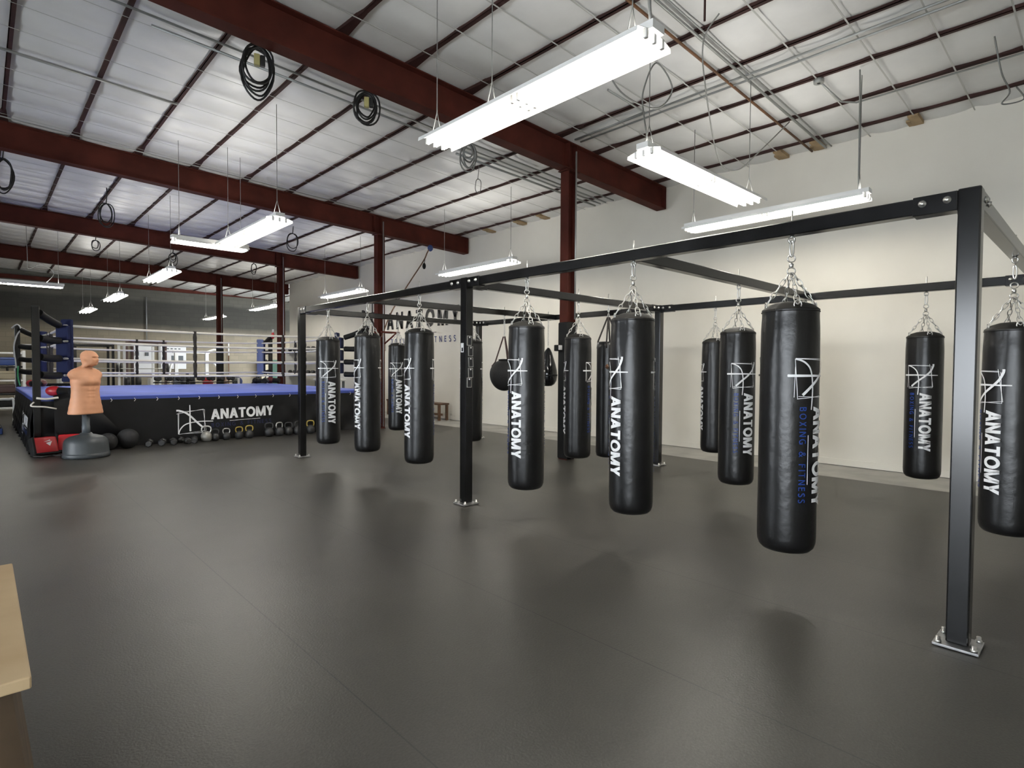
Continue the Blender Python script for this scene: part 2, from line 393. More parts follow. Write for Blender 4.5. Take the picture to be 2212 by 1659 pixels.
def ordinal(n): return ['first', 'second', 'third', 'fourth', 'fifth', 'sixth', 'seventh', 'eighth', 'ninth', 'tenth', 'eleventh', 'twelfth', 'thirteenth', 'fourteenth', 'fifteenth', 'sixteenth', 'seventeenth', 'eighteenth'][n - 1]
BEAMY = [6.15, 12.22, 18.34, 24.44]
def purlin(x, ya, yb, label):
    mb = MB(); z = ZT(x); w = .024
    # C section: bottom flange + web + lip, doubled at the laps over the beams
    mb.box((x, (ya + yb) / 2, z + .004), (2 * w, yb - ya, .008)); mb.box((x - w + .004, (ya + yb) / 2, z + .1), (.008, yb - ya, .2)); mb.box((x + w - .003, (ya + yb) / 2, z + .018), (.006, yb - ya, .03))
    for by in BEAMY:
        if ya < by < yb:
            p = []
            for zz in (z - .001, z + .09):
                p += [(x - w, by - .62, zz), (x + w, by - .62, zz), (x + w, by + .62, zz), (x - w, by + .62, zz)]
            for sgn in (-1, 1):
                p = []
                for zz in (z - .001, z + .09):
                    q = [(x - w - .002, by + sgn * .6, zz), (x + w + .002, by + sgn * .6, zz), (x + .075, by, zz), (x - .075, by, zz)]
                    p += q if sgn < 0 else [q[1], q[0], q[3], q[2]]
                mb.hexa(p)
    tag(mb.obj('roof_purlin', 'purlin'), label, 'purlin', 'roof purlins')
inner = [x for x in PUR if x < XW]
for n, x in enumerate(reversed(inner)):
    purlin(x, -4.4, 30.4, 'dark red roof purlin under the white insulation, %s from the white wall' % ordinal(n + 1))
for n, x in enumerate([x for x in PUR if x > XW]):
    purlin(x, 24.6, 30.4, 'short far roof purlin beyond the end of the white wall, %s past it' % ordinal(n + 1))

def beam(y, x0, x1, label, name='steel_beam'):
    mb = MB(); fw = .1
    for zo, th, wd in ((0, .014, fw), (-.41, .014, fw), (-.2, .40, .006)):
        p = []
        for dz in (-1, 1):
            pass
        def zz(x, top): return ZT(x) - .002 + zo + (0 if top else -th) if zo != -.2 else ZT(x) - .002 + (-.008 if top else -.42)
        mb.hexa([(x0, y - wd, zz(x0, 0)), (x1, y - wd, zz(x1, 0)), (x1, y + wd, zz(x1, 0)), (x0, y + wd, zz(x0, 0)),
                 (x0, y - wd, zz(x0, 1)), (x1, y - wd, zz(x1, 1)), (x1, y + wd, zz(x1, 1)), (x0, y + wd, zz(x0, 1))])
    z1 = ZT(x1); mb.box((x1, y, z1 - .212), (.014, .2, .42))
    for xs in (6.9, 7.08):
        mb.box((xs, y, ZT(xs) - .215), (.012, .19, .40))
    tag(mb.obj(name, 'red_iron'), label, 'beam')
beam(BEAMY[0], -6, 9.70, 'big red-brown steel roof beam with the cord coils below it, running above the boxing bag frame')
beam(BEAMY[1], -6, 9.70, 'red-brown steel roof beam above the front of the boxing ring, second in depth')
beam(BEAMY[2], -6, 9.70, 'red-brown steel roof beam above the far side of the boxing ring, third in depth')
beam(BEAMY[3], -6, 9.70, 'farthest-off red-brown steel roof beam meeting the far end of the white wall')
def column(y, label, pad=None, conduit=True):
    t = thing('steel_column', label, 'column', (7.06 if 12 < y < 20 else 6.99, y, 0))
    top = ZT(7.2) - .43; mb = MB()
    for dx in (-.09, .09): mb.box((dx, 0, top / 2), (.014, .17, top))
    mb.box((0, 0, top / 2), (.17, .01, top)); mb.box((0, 0, top - .006), (.3, .2, .012))
    if not pad: mb.box((0, 0, .008), (.2, .22, .016))
    mb.obj('shaft', 'red_iron', t)
    if pad:
        mb = MB(); mb.rbox((0, 0, pad / 2 + .01), (.23, .22, pad), .03, seg=3); p = mb.obj('column_pad', 'blackfoam', t); p['label'] = 'black padding around the foot of the column'
    if conduit:
        mb = MB(); mb.tube([(.03, -.13, top + .3), (.03, -.13, (pad or 0) + .05)], .014, 8); mb.obj('conduit', 'galv', t)
    return t
column(BEAMY[0], 'dark red steel column wrapped in black padding, standing behind the bag frame', 2.22)
column(BEAMY[1], 'red steel column beside the boxing ring corner, in front of the wall lettering')
column(BEAMY[2], 'red steel column standing beyond the ring, next to the end of the white wall')
column(BEAMY[3], 'slim far red steel column with black lower half, behind the ring ropes', 2.3)

# wood blocks at the top of the white wall
for y in (2.03, 3.30, 3.85, 5.21, 9.21, 9.98, 11.11):
    mb = MB(); mb.box((0, 0, 0), (.36, .12, .05), rot=Matrix.Rotation(.04, 3, 'Y')); mb.box((.1, .09, -.006), (.2, .05, .03))
    tag(mb.obj('wood_block', 'blockwood', None, (9.58, y, ZT(9.6) + .005)), 'tan wood block tucked between the roof edge and the white wall top', 'wood block', 'wood blocks along the wall top')

# conduits and pipes under the roof
def pipe(name, pts, r, m, label, cat='conduit', group=None):
    mb = MB(); mb.tube(pts, r, 8); return tag(mb.obj(name, m), label, cat, group)
def along_x(y, xa, xb, dz): return [(xa, y, ZT(xa) - dz), (xb, y, ZT(xb) - dz)]
pipe('electrical_conduit', along_x(7.22, -5, 9.6, .04), .014, 'galv', 'thin grey conduit hugging the big near roof beam above the cord coils')
pipe('electrical_conduit', along_x(7.42, 1.45, 9.6, .04), .016, 'galv', 'grey conduit second out from the big near roof beam')
pipe('electrical_conduit', along_x(7.56, 5.2, 9.6, .04), .016, 'galv', 'grey conduit third out from the big near beam, ending above the wall')
pipe('electrical_conduit', along_x(7.70, 5.9, 9.6, .05), .02, 'galv', 'thick grey conduit outermost in the bunch beside the padded column')
pipe('electrical_conduit', along_x(9.34, -4, 2.14, .03), .017, 'galv', 'grey conduit crossing the ceiling midway between the two large beams')
pipe('electrical_conduit', along_x(11.85, -5, 6.7, .03), .011, 'galv', 'thin grey conduit strung just before the second roof beam')
pipe('electrical_conduit', along_x(18.0, 5.0, 9.6, .04), .012, 'galv', 'thin grey conduit strung just before the third roof beam')
pipe('electrical_conduit', along_x(3.22, 1.5, 9.7, .034), .017, 'galv', 'pale grey conduit running over the ceiling beside the rusty pipe')
pipe('electrical_conduit', along_x(3.14, 2.5, 9.7, .03), .010, 'galv', 'thin pale conduit paired against the conduit beside the rusty pipe')
pipe('iron_pipe', along_x(3.42, 1.5, 9.7, .034), .016, 'rust', 'rusty brown pipe crossing the ceiling toward the white wall', 'pipe')
for i, x in enumerate((6.86, 6.98)):
    pipe('electrical_conduit', [(x, -4, ZT(x) - .03), (x, 5.9, ZT(x) - .03)], .015, 'galv', ['grey conduit running along the purlin above the wall lights, inner of a pair', 'grey conduit running along the purlin above the wall lights, outer of a pair'][i])
pipe('electrical_conduit', [(6.0, 4.62, ZT(6) - .03), (6.82, 4.62, ZT(6.8) - .03), (6.84, 5.2, ZT(6.8) - .04), (6.84, 5.9, ZT(6.8) - .04)], .013, 'galv', 'bent grey conduit turning in front of the big roof beam by the column')
pipe('electrical_conduit', [(7.62, 2.61, ZT(7.6) - .03), (8.3, 2.58, ZT(8.3) - .035), (8.47, 2.45, ZT(8.47) - .03), (8.47, -3, ZT(8.47) - .03)], .012, 'galv', 'grey conduit leaving the round junction box toward the wall')
pipe('hanging_rod', [(4.17, 2.28, 4.2), (4.17, 2.28, ZT(4.17))], .009, 'purlin', 'short dark red rod hanging alone from the roof near the top of the view', 'rod')
t = thing('ceiling_junction_box', 'grey round junction box on the purlin above the wall lights', 'junction box', (7.6, 2.62, ZT(7.6)))
mb = MB(); mb.lathe([(.055, -.05), (.06, -.045), (.06, 0)], 16); mb.obj('box_body', 'galv', t)
mb = MB(); mb.lathe([(0, -.056), (.018, -.054), (.02, -.049)], 10); mb.obj('cover_plug', 'cord', t)

# ------------------------------------------------------------------ hanging strip lights
def make_light(L=2.44, hang=(.1, 2.3), top=None):
    """local: y runs along the fixture from 0 to L, z=0 at lamp plane"""
    parts = []
    mb = MB(); mb.box((0, L / 2, .075), (.13, L, .055)); parts.append(('housing', mb.mesh('housing', 'fixture')))
    mb = MB()
    prof = [(-.19, -.01), (-.185, .02), (-.07, .047), (.07, .047), (.185, .02), (.19, -.01)]
    for (xa, za), (xb, zb) in zip(prof, prof[1:]):
        mb.hexa([(xa, .03, za), (xb, .03, zb), (xb, L - .03, zb), (xa, L - .03, za), (xa, .03, za + .004), (xb, .03, zb + .004), (xb, L - .03, zb + .004), (xa, L - .03, za + .004)])
    parts.append(('reflector', mb.mesh('reflector', 'fixture')))
    tubes = []; socks = []
    nsec = 2 if L > 2 else 1; sl = L / nsec
    mt = MB(); mt.tube([(0, .06, 0), (0, sl - .06, 0)], .0145, 7); tm = mt.mesh('lamp_tube', 'tube')
    ms = MB()
    ms.rbox((0, 0, .014), (.03, .028, .062), .006)
    sm = ms.mesh('lamp_socket', 'fixture')
    return parts, tm, sm, nsec, sl
LM = {L: make_light(L) for L in (2.44, 1.22)}
FILL_POWER = 13.  # power of the added ceiling fill lamps
def strip_light(cx, cy, axis, label, L=2.44, z=3.57, hooks=None, thick=False):
    rz = 0 if axis == 'Y' else -pi / 2
    loc = (cx, cy - L / 2, z) if axis == 'Y' else (cx - L / 2, cy, z)
    t = thing('hanging_strip_light', label, 'light', loc, rz, 'hanging fluorescent strip lights')
    parts, tm, sm, nsec, sl = LM[L]
    for n, me in parts: link(n, me, t)
    for k in range(nsec):
        for x in (-.09, 0, .09):
            o = link('lamp_tube', tm, t, (x, k * sl, -.004)); link('lamp_socket', sm, t, (x, k * sl + .035, -.004)); link('lamp_socket', sm, t, (x, k * sl + sl - .035, -.004))
    ld = bpy.data.lights.new('added_ceiling_fill', 'AREA'); ld.shape = 'RECTANGLE'; ld.size = .1; ld.size_y = L - .1; ld.energy = FILL_POWER * L / 2.44 * (1.55 if cy > 8 else 1.); ld.color = (1, .97, .9)  # made-up lamp added above each fixture to brighten the ceiling
    lo = bpy.data.objects.new('added_ceiling_fill', ld); COL.objects.link(lo); lo.parent = t; lo.location = (0, L / 2, .11); lo.rotation_euler = (pi, 0, 0)
    for y in hooks or (.12, L - .12):
        wx, wy = (cx, loc[1] + y) if axis == 'Y' else (loc[0] + y, cy)
        zr = ZT(wx) - z
        mb = MB(); r = .006 if thick else .0045
        mb.tube([(-.05, y, .1), (0, y, .3), (0, y, zr)], r, 6); mb.tube([(.05, y, .1), (0, y, .3)], r, 6)
        mb.obj('hanger_cable', 'greycord', t)
    return t
strip_light(3.16, 3.26, 'Y', 'large glowing strip light hung over the floor ahead of the big roof beam', hooks=(.2, 1.6, 2.38))
strip_light(5.93, 3.21, 'X', 'glowing strip light turned toward the white wall, hung above the bag frame')
strip_light(7.85, 3.32, 'Y', 'glowing strip light just above the long top bar of the frame by the white wall', thick=True)
strip_light(7.72, 9.4, 'Y', 'glowing strip light by the white wall behind the middle frame post')
strip_light(7.68, 15.4, 'Y', 'glowing strip light by the white wall above the end post of the bag frame')
strip_light(3.16, 9.43, 'Y', 'glowing strip light hung in front of the second roof beam, over the ring approach')
strip_light(2.98, 10.86, 'X', 'short glowing strip light set crosswise at the end of a longer one', L=1.22)
strip_light(3.13, 15.5, 'Y', 'glowing strip light over the boxing ring, just below the third beam')
strip_light(3.1, 21.5, 'Y', 'small glowing strip light beyond the ring, second smallest in its receding row')
strip_light(3.07, 27.3, 'Y', 'tiny glowing strip light at the far end of the receding row above the ring corner')
strip_light(.5, 19.6, 'X', 'glowing strip light set crosswise against the dark block wall, cut by the picture edge')
strip_light(7.5, 27.1, 'Y', 'tiny far glowing strip light half behind the slim far column')
strip_light(7.5, 21.1, 'Y', 'small far glowing strip light beside the column at the end of the white wall')

# ------------------------------------------------------------------ bag frame (rig)
X0, X1 = 3.85, 7.6
Y1, Y2, Y3 = 9.13, 4.83, .56
rig = thing('bag_frame', 'black square-tube steel frame on six posts carrying the heavy bags', 'bag frame', ((X0 + X1) / 2, Y2, 0))
def rp(x, y, z): return (x - (X0 + X1) / 2, y - Y2, z)
mb = MB(); mb.rbox((0, 0, 1.236), (.1, .1, 2.43), .008); mb.m(0); post_me = mb.mesh('post', 'blacksteel')
mb = MB(); mb.rbox((0, 0, .012), (.2, .2, .014), .003); plate_me = mb.mesh('base_plate', 'plate')
mb = MB(); mb.lathe([(.016, 0), (.016, .012), (.011, .013), (.011, .03), (0, .032)], 8); bolt_me = mb.mesh('anchor_bolt', 'chrome')
mb = MB(); mb.lathe([(.019, 0), (.019, .003), (.012, .004), (.012, .012), (0, .013)], 14, R=Matrix.Rotation(-pi / 2, 3, 'Y')); cap_me = mb.mesh('joint_bolt', 'chrome')
for x in (X0, X1):
    for y in (Y1, Y2, Y3):
        p = link('post', post_me, rig, rp(x, y, 0))
        b = link('base_plate', plate_me, rig, rp(x, y, 0))
        for dx in (-.077, .077):
            for dy in (-.077, .077): link('anchor_bolt', bolt_me, b, (dx, dy, .019))
def rbeam(xa, ya, xb, yb):
    mb = MB(); L = sqrt((xb - xa) ** 2 + (yb - ya) ** 2)
    rz = atan2(yb - ya, xb - xa); mb.rbox((0, 0, 0), (L, .085, .09), .007)
    return mb.obj('cross_bar', 'blacksteel', rig, rp((xa + xb) / 2, (ya + yb) / 2, 2.395), rz)
def sleeve(x, y, dx, dy, both=True):
    mb = MB(); d = .2
    mb.rbox((0, 0, 0), (d if dx else .096, d if dy else .096, .104), .004)
    s = mb.obj('joint_sleeve', 'blacksteel', rig, rp(x + dx * .15, y + dy * .15, 2.393))
    for k in (-.055, .055):
        for sd in (-1, 1):
            if dy: o = link('joint_bolt', cap_me, s, (sd * .048, k, .01), 0 if sd < 0 else pi)
            else: o = link('joint_bolt', cap_me, s, (k, sd * .048, .01), pi / 2 if sd < 0 else -pi / 2)
g = .05
for x in (X0, X1):
    rbeam(x, Y2 + g, x, Y1 - g); rbeam(x, Y3 + g, x, Y2 - g)
    sleeve(x, Y1, 0, -1); sleeve(x, Y2, 0, 1); sleeve(x, Y2, 0, -1); sleeve(x, Y3, 0, 1)
MID1, MID2 = (Y1 + Y2) / 2, (Y2 + Y3) / 2
for y in (Y1, MID1, Y2, MID2, Y3):
    rbeam(X0 + g, y, X1 - g, y)
    if y in (Y1, Y2, Y3): sleeve(X0, y, 1, 0); sleeve(X1, y, -1, 0)

# photo-card holders on the middle post
for k, (z, dx, tilt) in enumerate(((1.775, -.006, .03), (1.662, .012, 0), (1.545, .014, -.05), (1.43, .012, -.03), (1.325, -.006, .02))):
    lab = ['topmost', 'second from the top', 'middle one', 'second from the bottom', 'lowest'][k]
    t = thing('wall_card_holder', 'small silver-rimmed black card holder on the middle frame post, %s of five' % lab, 'card holder', (X0 + dx, Y2 - .0505, z), 0, 'card holders on the post')
    R = Matrix.Rotation(tilt, 3, 'Y'); mb = MB()
    for c, d in (((0, -.004, .05), (.062, .008, .006)), ((0, -.004, -.05), (.062, .008, .006)), ((-.028, -.004, 0), (.006, .008, .1)), ((.028, -.004, 0), (.006, .008, .1))):
        mb.box(R @ Vector(c), d, rot=R)
    mb.obj('rim', 'chrome', t)
    mb = MB(); mb.box((0, -.003, 0), (.052, .006, .096), rot=R); mb.obj('card_face', 'screen', t)
    mb = MB(); mb.lathe([(.009, 0), (.009, .004), (0, .005)], 10, c=R @ Vector((0, -.006, .036)), R=Matrix.Rotation(pi / 2, 3, 'X')); mb.obj('magnet', 'paper', t)
mb = MB(); mb.box((0, 0, 0), (.002, .045, .1)); mb.m(1); mb.box((-.0015, -.004, -.02), (.001, .025, .04))
tag(mb.obj('hanging_tag', ['paper', 'screen'], None, (X0 - .0525, Y2 + .01, 1.70)), 'small white paper tag stuck on the narrow side of the middle frame post', 'tag')
t = thing('mounted_timer', 'small white and black timer box clamped on the padded column', 'timer', (6.86, 6.22, 1.81))
mb = MB(); mb.rbox((0, 0, 0), (.1, .12, .1), .01); mb.obj('timer_body', 'blackfoam', t)
mb = MB(); mb.rbox((-.03, -.062, .005), (.085, .01, .075), .004); mb.obj('timer_face', 'paper', t)

# ------------------------------------------------------------------ heavy bags
RB = .175
def bag_fn(seed, amp=1.):
    rnd = random.Random(seed); ph = [rnd.random() * 6.28 for _ in range(6)]
    def fn(p, a, r, z):
        k = 1.
        if z > 1.2 and z < 1.58:
            t = (z - 1.2) / .38; k -= amp * .04 * t * (max(0, sin(5 * a + ph[0])) ** 2 + .6 * max(0, sin(8 * a + ph[1])) ** 4)
        if z < .12: k -= .008 * (1 - z / .12) * (.5 + .5 * sin(9 * a + ph[4]))
        k += .006 * sin(2 * a + ph[2] + z * 3) * sin(z * 4 + ph[3]) + .005 * sin(3 * a + ph[5] + z * 1.7)
        return Vector((p.x * k, p.y * k, z))
    return fn
def bag_body(seed, H=1.56, R=RB):
    s = R / .175; zs = H / 1.56
    pr = [(0, .0), (.06, .001), (.11, .004), (.145, .014), (.163, .033), (.172, .062), (.175, .1)]
    pr += [(.175, .1 + 1.3 * i / 16) for i in range(1, 17)]
    pr += [(.174, 1.44), (.172, 1.48), (.170, 1.52), (.1705, 1.545), (.1725, 1.556), (.171, 1.563), (.164, 1.568), (.155, 1.576), (.13, 1.595), (.08, 1.612), (.03, 1.617), (0, 1.617)]
    f0 = bag_fn(seed)
    def fn(p, a, r, z):
        q = f0(Vector((p.x, p.y, 0)), a, r, z / zs); return Vector((q.x, q.y, z))
    mb = MB(); mb.lathe([(r * s, z * zs) for r, z in pr], 56, fn=fn)
    for f in mb.bm.faces:
        if f.calc_center_median().z > 1.558 * zs: f.material_index = 1
    return mb.mesh('bag_body', ['leather', 'bagtop'])
BODIES = [bag_body(i) for i in range(4)]
def seam_mesh():
    mb = MB(); mb.tube([(.1715 * cos(a), .1715 * sin(a), 1.548) for a in [2 * pi * i / 48 for i in range(48)]], .003, 5, closed=True)
    return mb.mesh('rim_seam', 'blackfoam')
SEAM = seam_mesh()
S = .24
def wrap(x, y):
    a = -pi / 2 + ((y - .6) * S) / RB       # text up -> to the viewer's right; viewer at -Y
    r = RB * 1.004 + .0055
    return Vector((r * cos(a), r * sin(a), 1.245 - x * S))
PRINT = print_mesh('printed_lettering', wrap, ['printw', 'printb'], low=True)
def link_ring(c, rx, rz, thick, axis='y', n=18):
    pts = []
    for i in range(n):
        a = 2 * pi * i / n; u, v = rx * cos(a), rz * sin(a)
        pts.append((c[0] + (u if axis == 'y' else 0), c[1] + (u if axis == 'x' else 0), c[2] + v))
    return pts
def chain_mesh():
    mb = MB(); a = Vector((.145, 0, 1.60)); b = Vector((.012, 0, 1.80)); n = 5; d = (b - a)
    for i in range(n):
        c = a + d * ((i + .5) / n); L = d.length / n * .64; t = d.normalized(); s = Vector((0, 1, 0)) if i % 2 == 0 else t.cross(Vector((0, 1, 0))).normalized()
        k = 1.35 if i == 0 else 1.
        pts = [c + t * L * k * cos(q) + s * .011 * k * (1.2 if abs(cos(q)) < .8 else 1) * sin(q) for q in [2 * pi * j / 12 for j in range(12)]]
        mb.tube(pts, .0034, 6, closed=True)
    # D ring at the bag
    mb.tube([(.15, .022 * cos(q), 1.585 + .026 * sin(q)) for q in [2 * pi * j / 12 for j in range(12)]], .0038, 6, closed=True)
    return mb.mesh('chain', 'chrome')
CHAIN = chain_mesh()
def hw():
    H = 2.35 - .32   # beam underside in bag coordinates
    mb = MB(); mb.tube(link_ring((0, 0, 1.815), .026, .022, .004), .0045, 6, closed=True); mb.tube(link_ring((0, 0, 1.895), .024, .022, .004), .0045, 6, closed=True)
    mb.lathe([(.006, 1.836), (.014, 1.842), (.014, 1.862), (.006, 1.868)], 12); sw = mb.mesh('swivel', 'chrome')
    mb = MB(); mb.tube([(0.012 * sin(q) * (1 if q < pi else .8), 0, 1.955 + .052 * cos(q)) for q in [2 * pi * j / 18 for j in range(18)]], .0058, 8, closed=True); sn = mb.mesh('snap_hook', 'chrome')
    mb = MB(); mb.tube(link_ring((0, 0, 2.005), .018, .02, .004), .006, 8, closed=True); mb.tube([(0, 0, 2.022), (0, 0, H + .165)], .0055, 8); mb.lathe([(.014, H - .012), (.014, H - .002)], 6); eb = mb.mesh('eye_bolt', 'chrome')
    return sw, sn, eb
SW, SN, EB = hw()
from math import asin
def heavy_bag(x, y, az, label, seed=0, zb=.32, prints=True):
    """az: how far the print is turned to the viewer's right (radians)"""
    t = thing('hanging_heavy_bag', label, 'heavy bag', (x, y, zb), 0, 'black heavy bags on the frame')
    face = atan2(-y, -x) + pi / 2          # rotation that turns local -Y toward the camera side
    b = link('bag_body', BODIES[seed % 4], t, (0, 0, 0), face + seed * 1.3)
    link('rim_seam', SEAM, t)
    if prints:
        link('printed_lettering', PRINT, t, (0, 0, 0), face + az); link('printed_lettering', PRINT, t, (0, 0, 0), face + az + 2.95)
    for k in range(4): link('chain', CHAIN, t, (0, 0, 0), face + pi / 4 * .35 + k * pi / 2)
    dz = 2.35 - zb - (2.35 - .32)
    link('swivel', SW, t, (0, 0, 0), face + .4); link('snap_hook', SN, t, (0, 0, dz * .5), face + .2); link('eye_bolt', EB, t, (0, 0, dz), face + .3)
    return t
heavy_bag(X0, 8.17, .13, 'black heavy bag beside the end frame post, lettering facing out, ring ropes behind', 0)
heavy_bag(X0, 6.98, -1.02, 'black heavy bag second from the end frame post, in front of the red column', 1, .335)
heavy_bag(X0, 5.735, -1.10, 'black heavy bag hanging just before the middle post, covering the wall lettering', 2, .335)
heavy_bag(X0, 3.907, -.73, 'black heavy bag just past the middle post, with the round bag showing behind it', 3, .32)
heavy_bag(X0, 2.69, -.96, 'black heavy bag on the front bar midway between the middle and near corner posts', 0, .32)
heavy_bag(X0, 1.47, 1.02, 'biggest-looking black heavy bag, its bright blue wording fully in view', 1, .31)
heavy_bag(5.73, Y3, -.75, 'black heavy bag cut by the picture edge beside the thick corner post', 2, .24)
heavy_bag(X1, 1.47, -.06, 'black heavy bag alone before the bare white wall, beside the thick corner post', 3, .295)
heavy_bag(5.71, MID2, .51, 'black heavy bag half overlapping another, with its whole print in view before the white wall', 0, .30)
heavy_bag(X1, 3.92, -1.40, 'small-looking black heavy bag peeping out behind the one with blue wording before the white wall', 1, .305)
heavy_bag(X1, 2.72, 2.7, 'black heavy bag almost hidden behind the biggest-looking bag', 2, .32)
heavy_bag(5.70, Y2, -1.50, 'black heavy bag in front of the padded column, lettering cut off at its edge', 3, .315)
heavy_bag(5.66, Y1, -.05, 'black heavy bag far back under the wall lettering, overlapped by a nearer bag', 0, .315)
heavy_bag(5.66, MID1, -1.0, 'black heavy bag half hidden behind the middle frame post with card holders', 1, .325)

# plain strap-hung bag
t = thing('hanging_heavy_bag', 'plain black heavy bag hung on straps, without lettering, half behind a printed bag', 'heavy bag', (6.34, Y2, .26))
mb = MB(); mb.lathe([(0, 0), (.1, .004), (.142, .02), (.155, .07)] + [(.155, .07 + 1.45 * i / 12) for i in range(1, 13)] + [(.15, 1.575), (.13, 1.59), (0, 1.592)], 40); mb.obj('bag_body', 'leather', t)
for k in range(4):
    mb = MB(); a = k * pi / 2 + .5; mb.tube([(.15 * cos(a), .15 * sin(a), 1.5), (.14 * cos(a), .14 * sin(a), 1.6), (.012 * cos(a), .012 * sin(a), 1.93)], .012, 6); mb.obj('strap', 'blackstrap', t)
mb = MB(); mb.tube([(0, 0, 1.92), (0, 0, 2.25)], .006, 6); mb.tube(link_ring((0, 0, 1.95), .02, .03, .004), .005, 6, closed=True); mb.tube(link_ring((0, 0, 2.03), .014, .03, .004, 'x'), .005, 6, closed=True); mb.obj('chain', 'chrome', t)
mb = MB()
for q in range(8):
    a = 3.55 + q * .05
    mb.tube([(.157 * cos(a), .157 * sin(a), 1.25 - .035 * sin(q / 7 * pi)), (.157 * cos(a), .157 * sin(a), 1.25 + .035 * sin(q / 7 * pi))], .005, 5)
mb.obj('round_emblem', 'brownwood', t)

def teardrop(x, y, zc, R, H, name, label, m, top, stretch=False):
    t = thing(name, label, 'ball bag' if not stretch else 'teardrop bag', (x, y, zc))
    mb = MB()
    if stretch:
        pr = [(0, -.34), (.07, -.335), (.12, -.30), (.155, -.24), (.167, -.16), (.16, -.06), (.135, .05), (.10, .16), (.07, .26), (.04, .32), (.018, .345), (0, .347)]
    else:
        pr = [(R * sin(pi * i / 18), -R * cos(pi * i / 18) * (1.16 if i < 9 else 1.0)) for i in range(17)] + [(R * .30, R * .99), (0, R * 1.02)]; pr[0] = (0, pr[0][1])
    mb.lathe(pr, 36); mb.obj('bag_body', m, t)
    if stretch:
        mb = MB(); mb.lathe([(.168, -.155), (.1705, -.15), (.1705, -.135), (.167, -.13)], 36); mb.obj('seam_band', 'blackfoam', t)
        ztop = .345
    else:
        mb = MB(); mb.lathe([(R * .36, R * .93), (R * .42, R * .96), (R * .36, R * 1.03), (0, R * 1.05)], 24); mb.obj('collar', 'blackfoam', t); ztop = top - .0
        for k in range(3):
            a = 2 * pi * k / 3 + .4; mb = MB()
            mb.tube([(R * .86 * cos(a), R * .86 * sin(a), R * .52), (R * .62 * cos(a), R * .62 * sin(a), R * .82), (.015 * cos(a), .015 * sin(a), ztop)], .013, 6); mb.obj('strap', 'brownsteel', t)
    zbeam = 2.35 - zc; n = max(3, int((zbeam - ztop) / .05)); mb = MB()
    for i in range(n):
        c = ztop + (zbeam - ztop) * (i + .5) / n; hl = (zbeam - ztop) / n * .62
        mb.tube(link_ring((0, 0, c), .012, hl, .003, 'y' if i % 2 else 'x', 12), .004, 6, closed=True)
    mb.obj('chain', 'chrome', t)
    mb = MB(); mb.lathe([(.02, zbeam - .012), (.02, zbeam)], 8); mb.tube([(0, 0, zbeam), (0, 0, zbeam + .14)], .005, 6); mb.obj('eye_bolt', 'chrome', t)
teardrop(6.36, MID1, 1.38, .24, .6, 'hanging_ball_bag', 'round black ball bag on straps, partly behind the bag past the middle post', 'rubberball', .62)
teardrop(7.42, MID1, 1.50, .167, .69, 'hanging_teardrop_bag', 'shiny black teardrop bag on a chain beside the padded column', 'gloss', 0, True)

# ------------------------------------------------------------------ boxing ring
RCX, RCY, RH = 3.76, 15.58, 3.1
ring = thing('boxing_ring', 'raised boxing ring with blue canvas, white ropes, blue corner pads and black apron', 'boxing ring', (RCX, RCY, 0))
mb = MB(); mb.rbox((0, 0, .895), (2 * RH, 2 * RH, .085), .03, seg=3); mb.obj('canvas', 'canvas', ring)
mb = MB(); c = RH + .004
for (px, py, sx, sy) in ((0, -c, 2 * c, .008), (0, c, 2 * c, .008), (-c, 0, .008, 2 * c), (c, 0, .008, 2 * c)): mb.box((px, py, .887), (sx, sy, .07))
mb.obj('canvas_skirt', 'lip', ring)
mb = MB(); mb.box((0, 0, .43), (2 * RH - .3, 2 * RH - .3, .83)); mb.obj('platform', 'blackfoam', ring)
def apron(side):
    mb = MB(); n = 140
    def fn(u, v):
        s = (u - .5) * 2 * RH; z = .86 * (1 - v)
        flat = 1.
        if side == 0: flat = min(1, max(0, (abs(s + .55) - 1.3) / .5))
        fold = .022 * (v ** .6) * flat * (sin((s + v * .9) * 9) + .6 * sin((s - v * .6) * 17 + 1))
        d = RH + .012 + .05 * v + fold
        if side == 0: return Vector((s, -d, z + .004))
        if side == 1: return Vector((s, d, z + .004))
        if side == 2: return Vector((-d, s, z + .004))
        return Vector((d, s, z + .004))
    mb.grid(fn, n, 10); return mb.obj('apron', 'apron', ring)
aprons = [apron(i) for i in range(4)]
mb = MB()
def flap(u, v):
    x = .92 + u * (.50 + .55 * v); z = (.985 - .075 * abs(2 * u - .7) ** 2) * (1 - v) + v * (.10 + .05 * u)
    y = -(RH + .03 + .10 * sin(pi * min(1, v * 1.1)) ** .5 + .05 * v) + .02 * sin((u * 9 - v * 5)) * v + (.10 if v < .04 else 0)
    return Vector((x - RCX, y, z))
mb.grid(flap, 24, 16); mb.obj('apron_flap', 'apron', ring)
SA = .47
def apron_map(x, y):
    X = 2.80 + x * SA - RCX; z = .155 + y * SA + x * .012; v = 1 - z / .86
    return Vector((X, -(RH + .012 + .05 * v) - .008, z + .004))
link('printed_lettering', print_mesh('printed_lettering', apron_map, ['printw', 'printdim'], wrap=False), aprons[0])
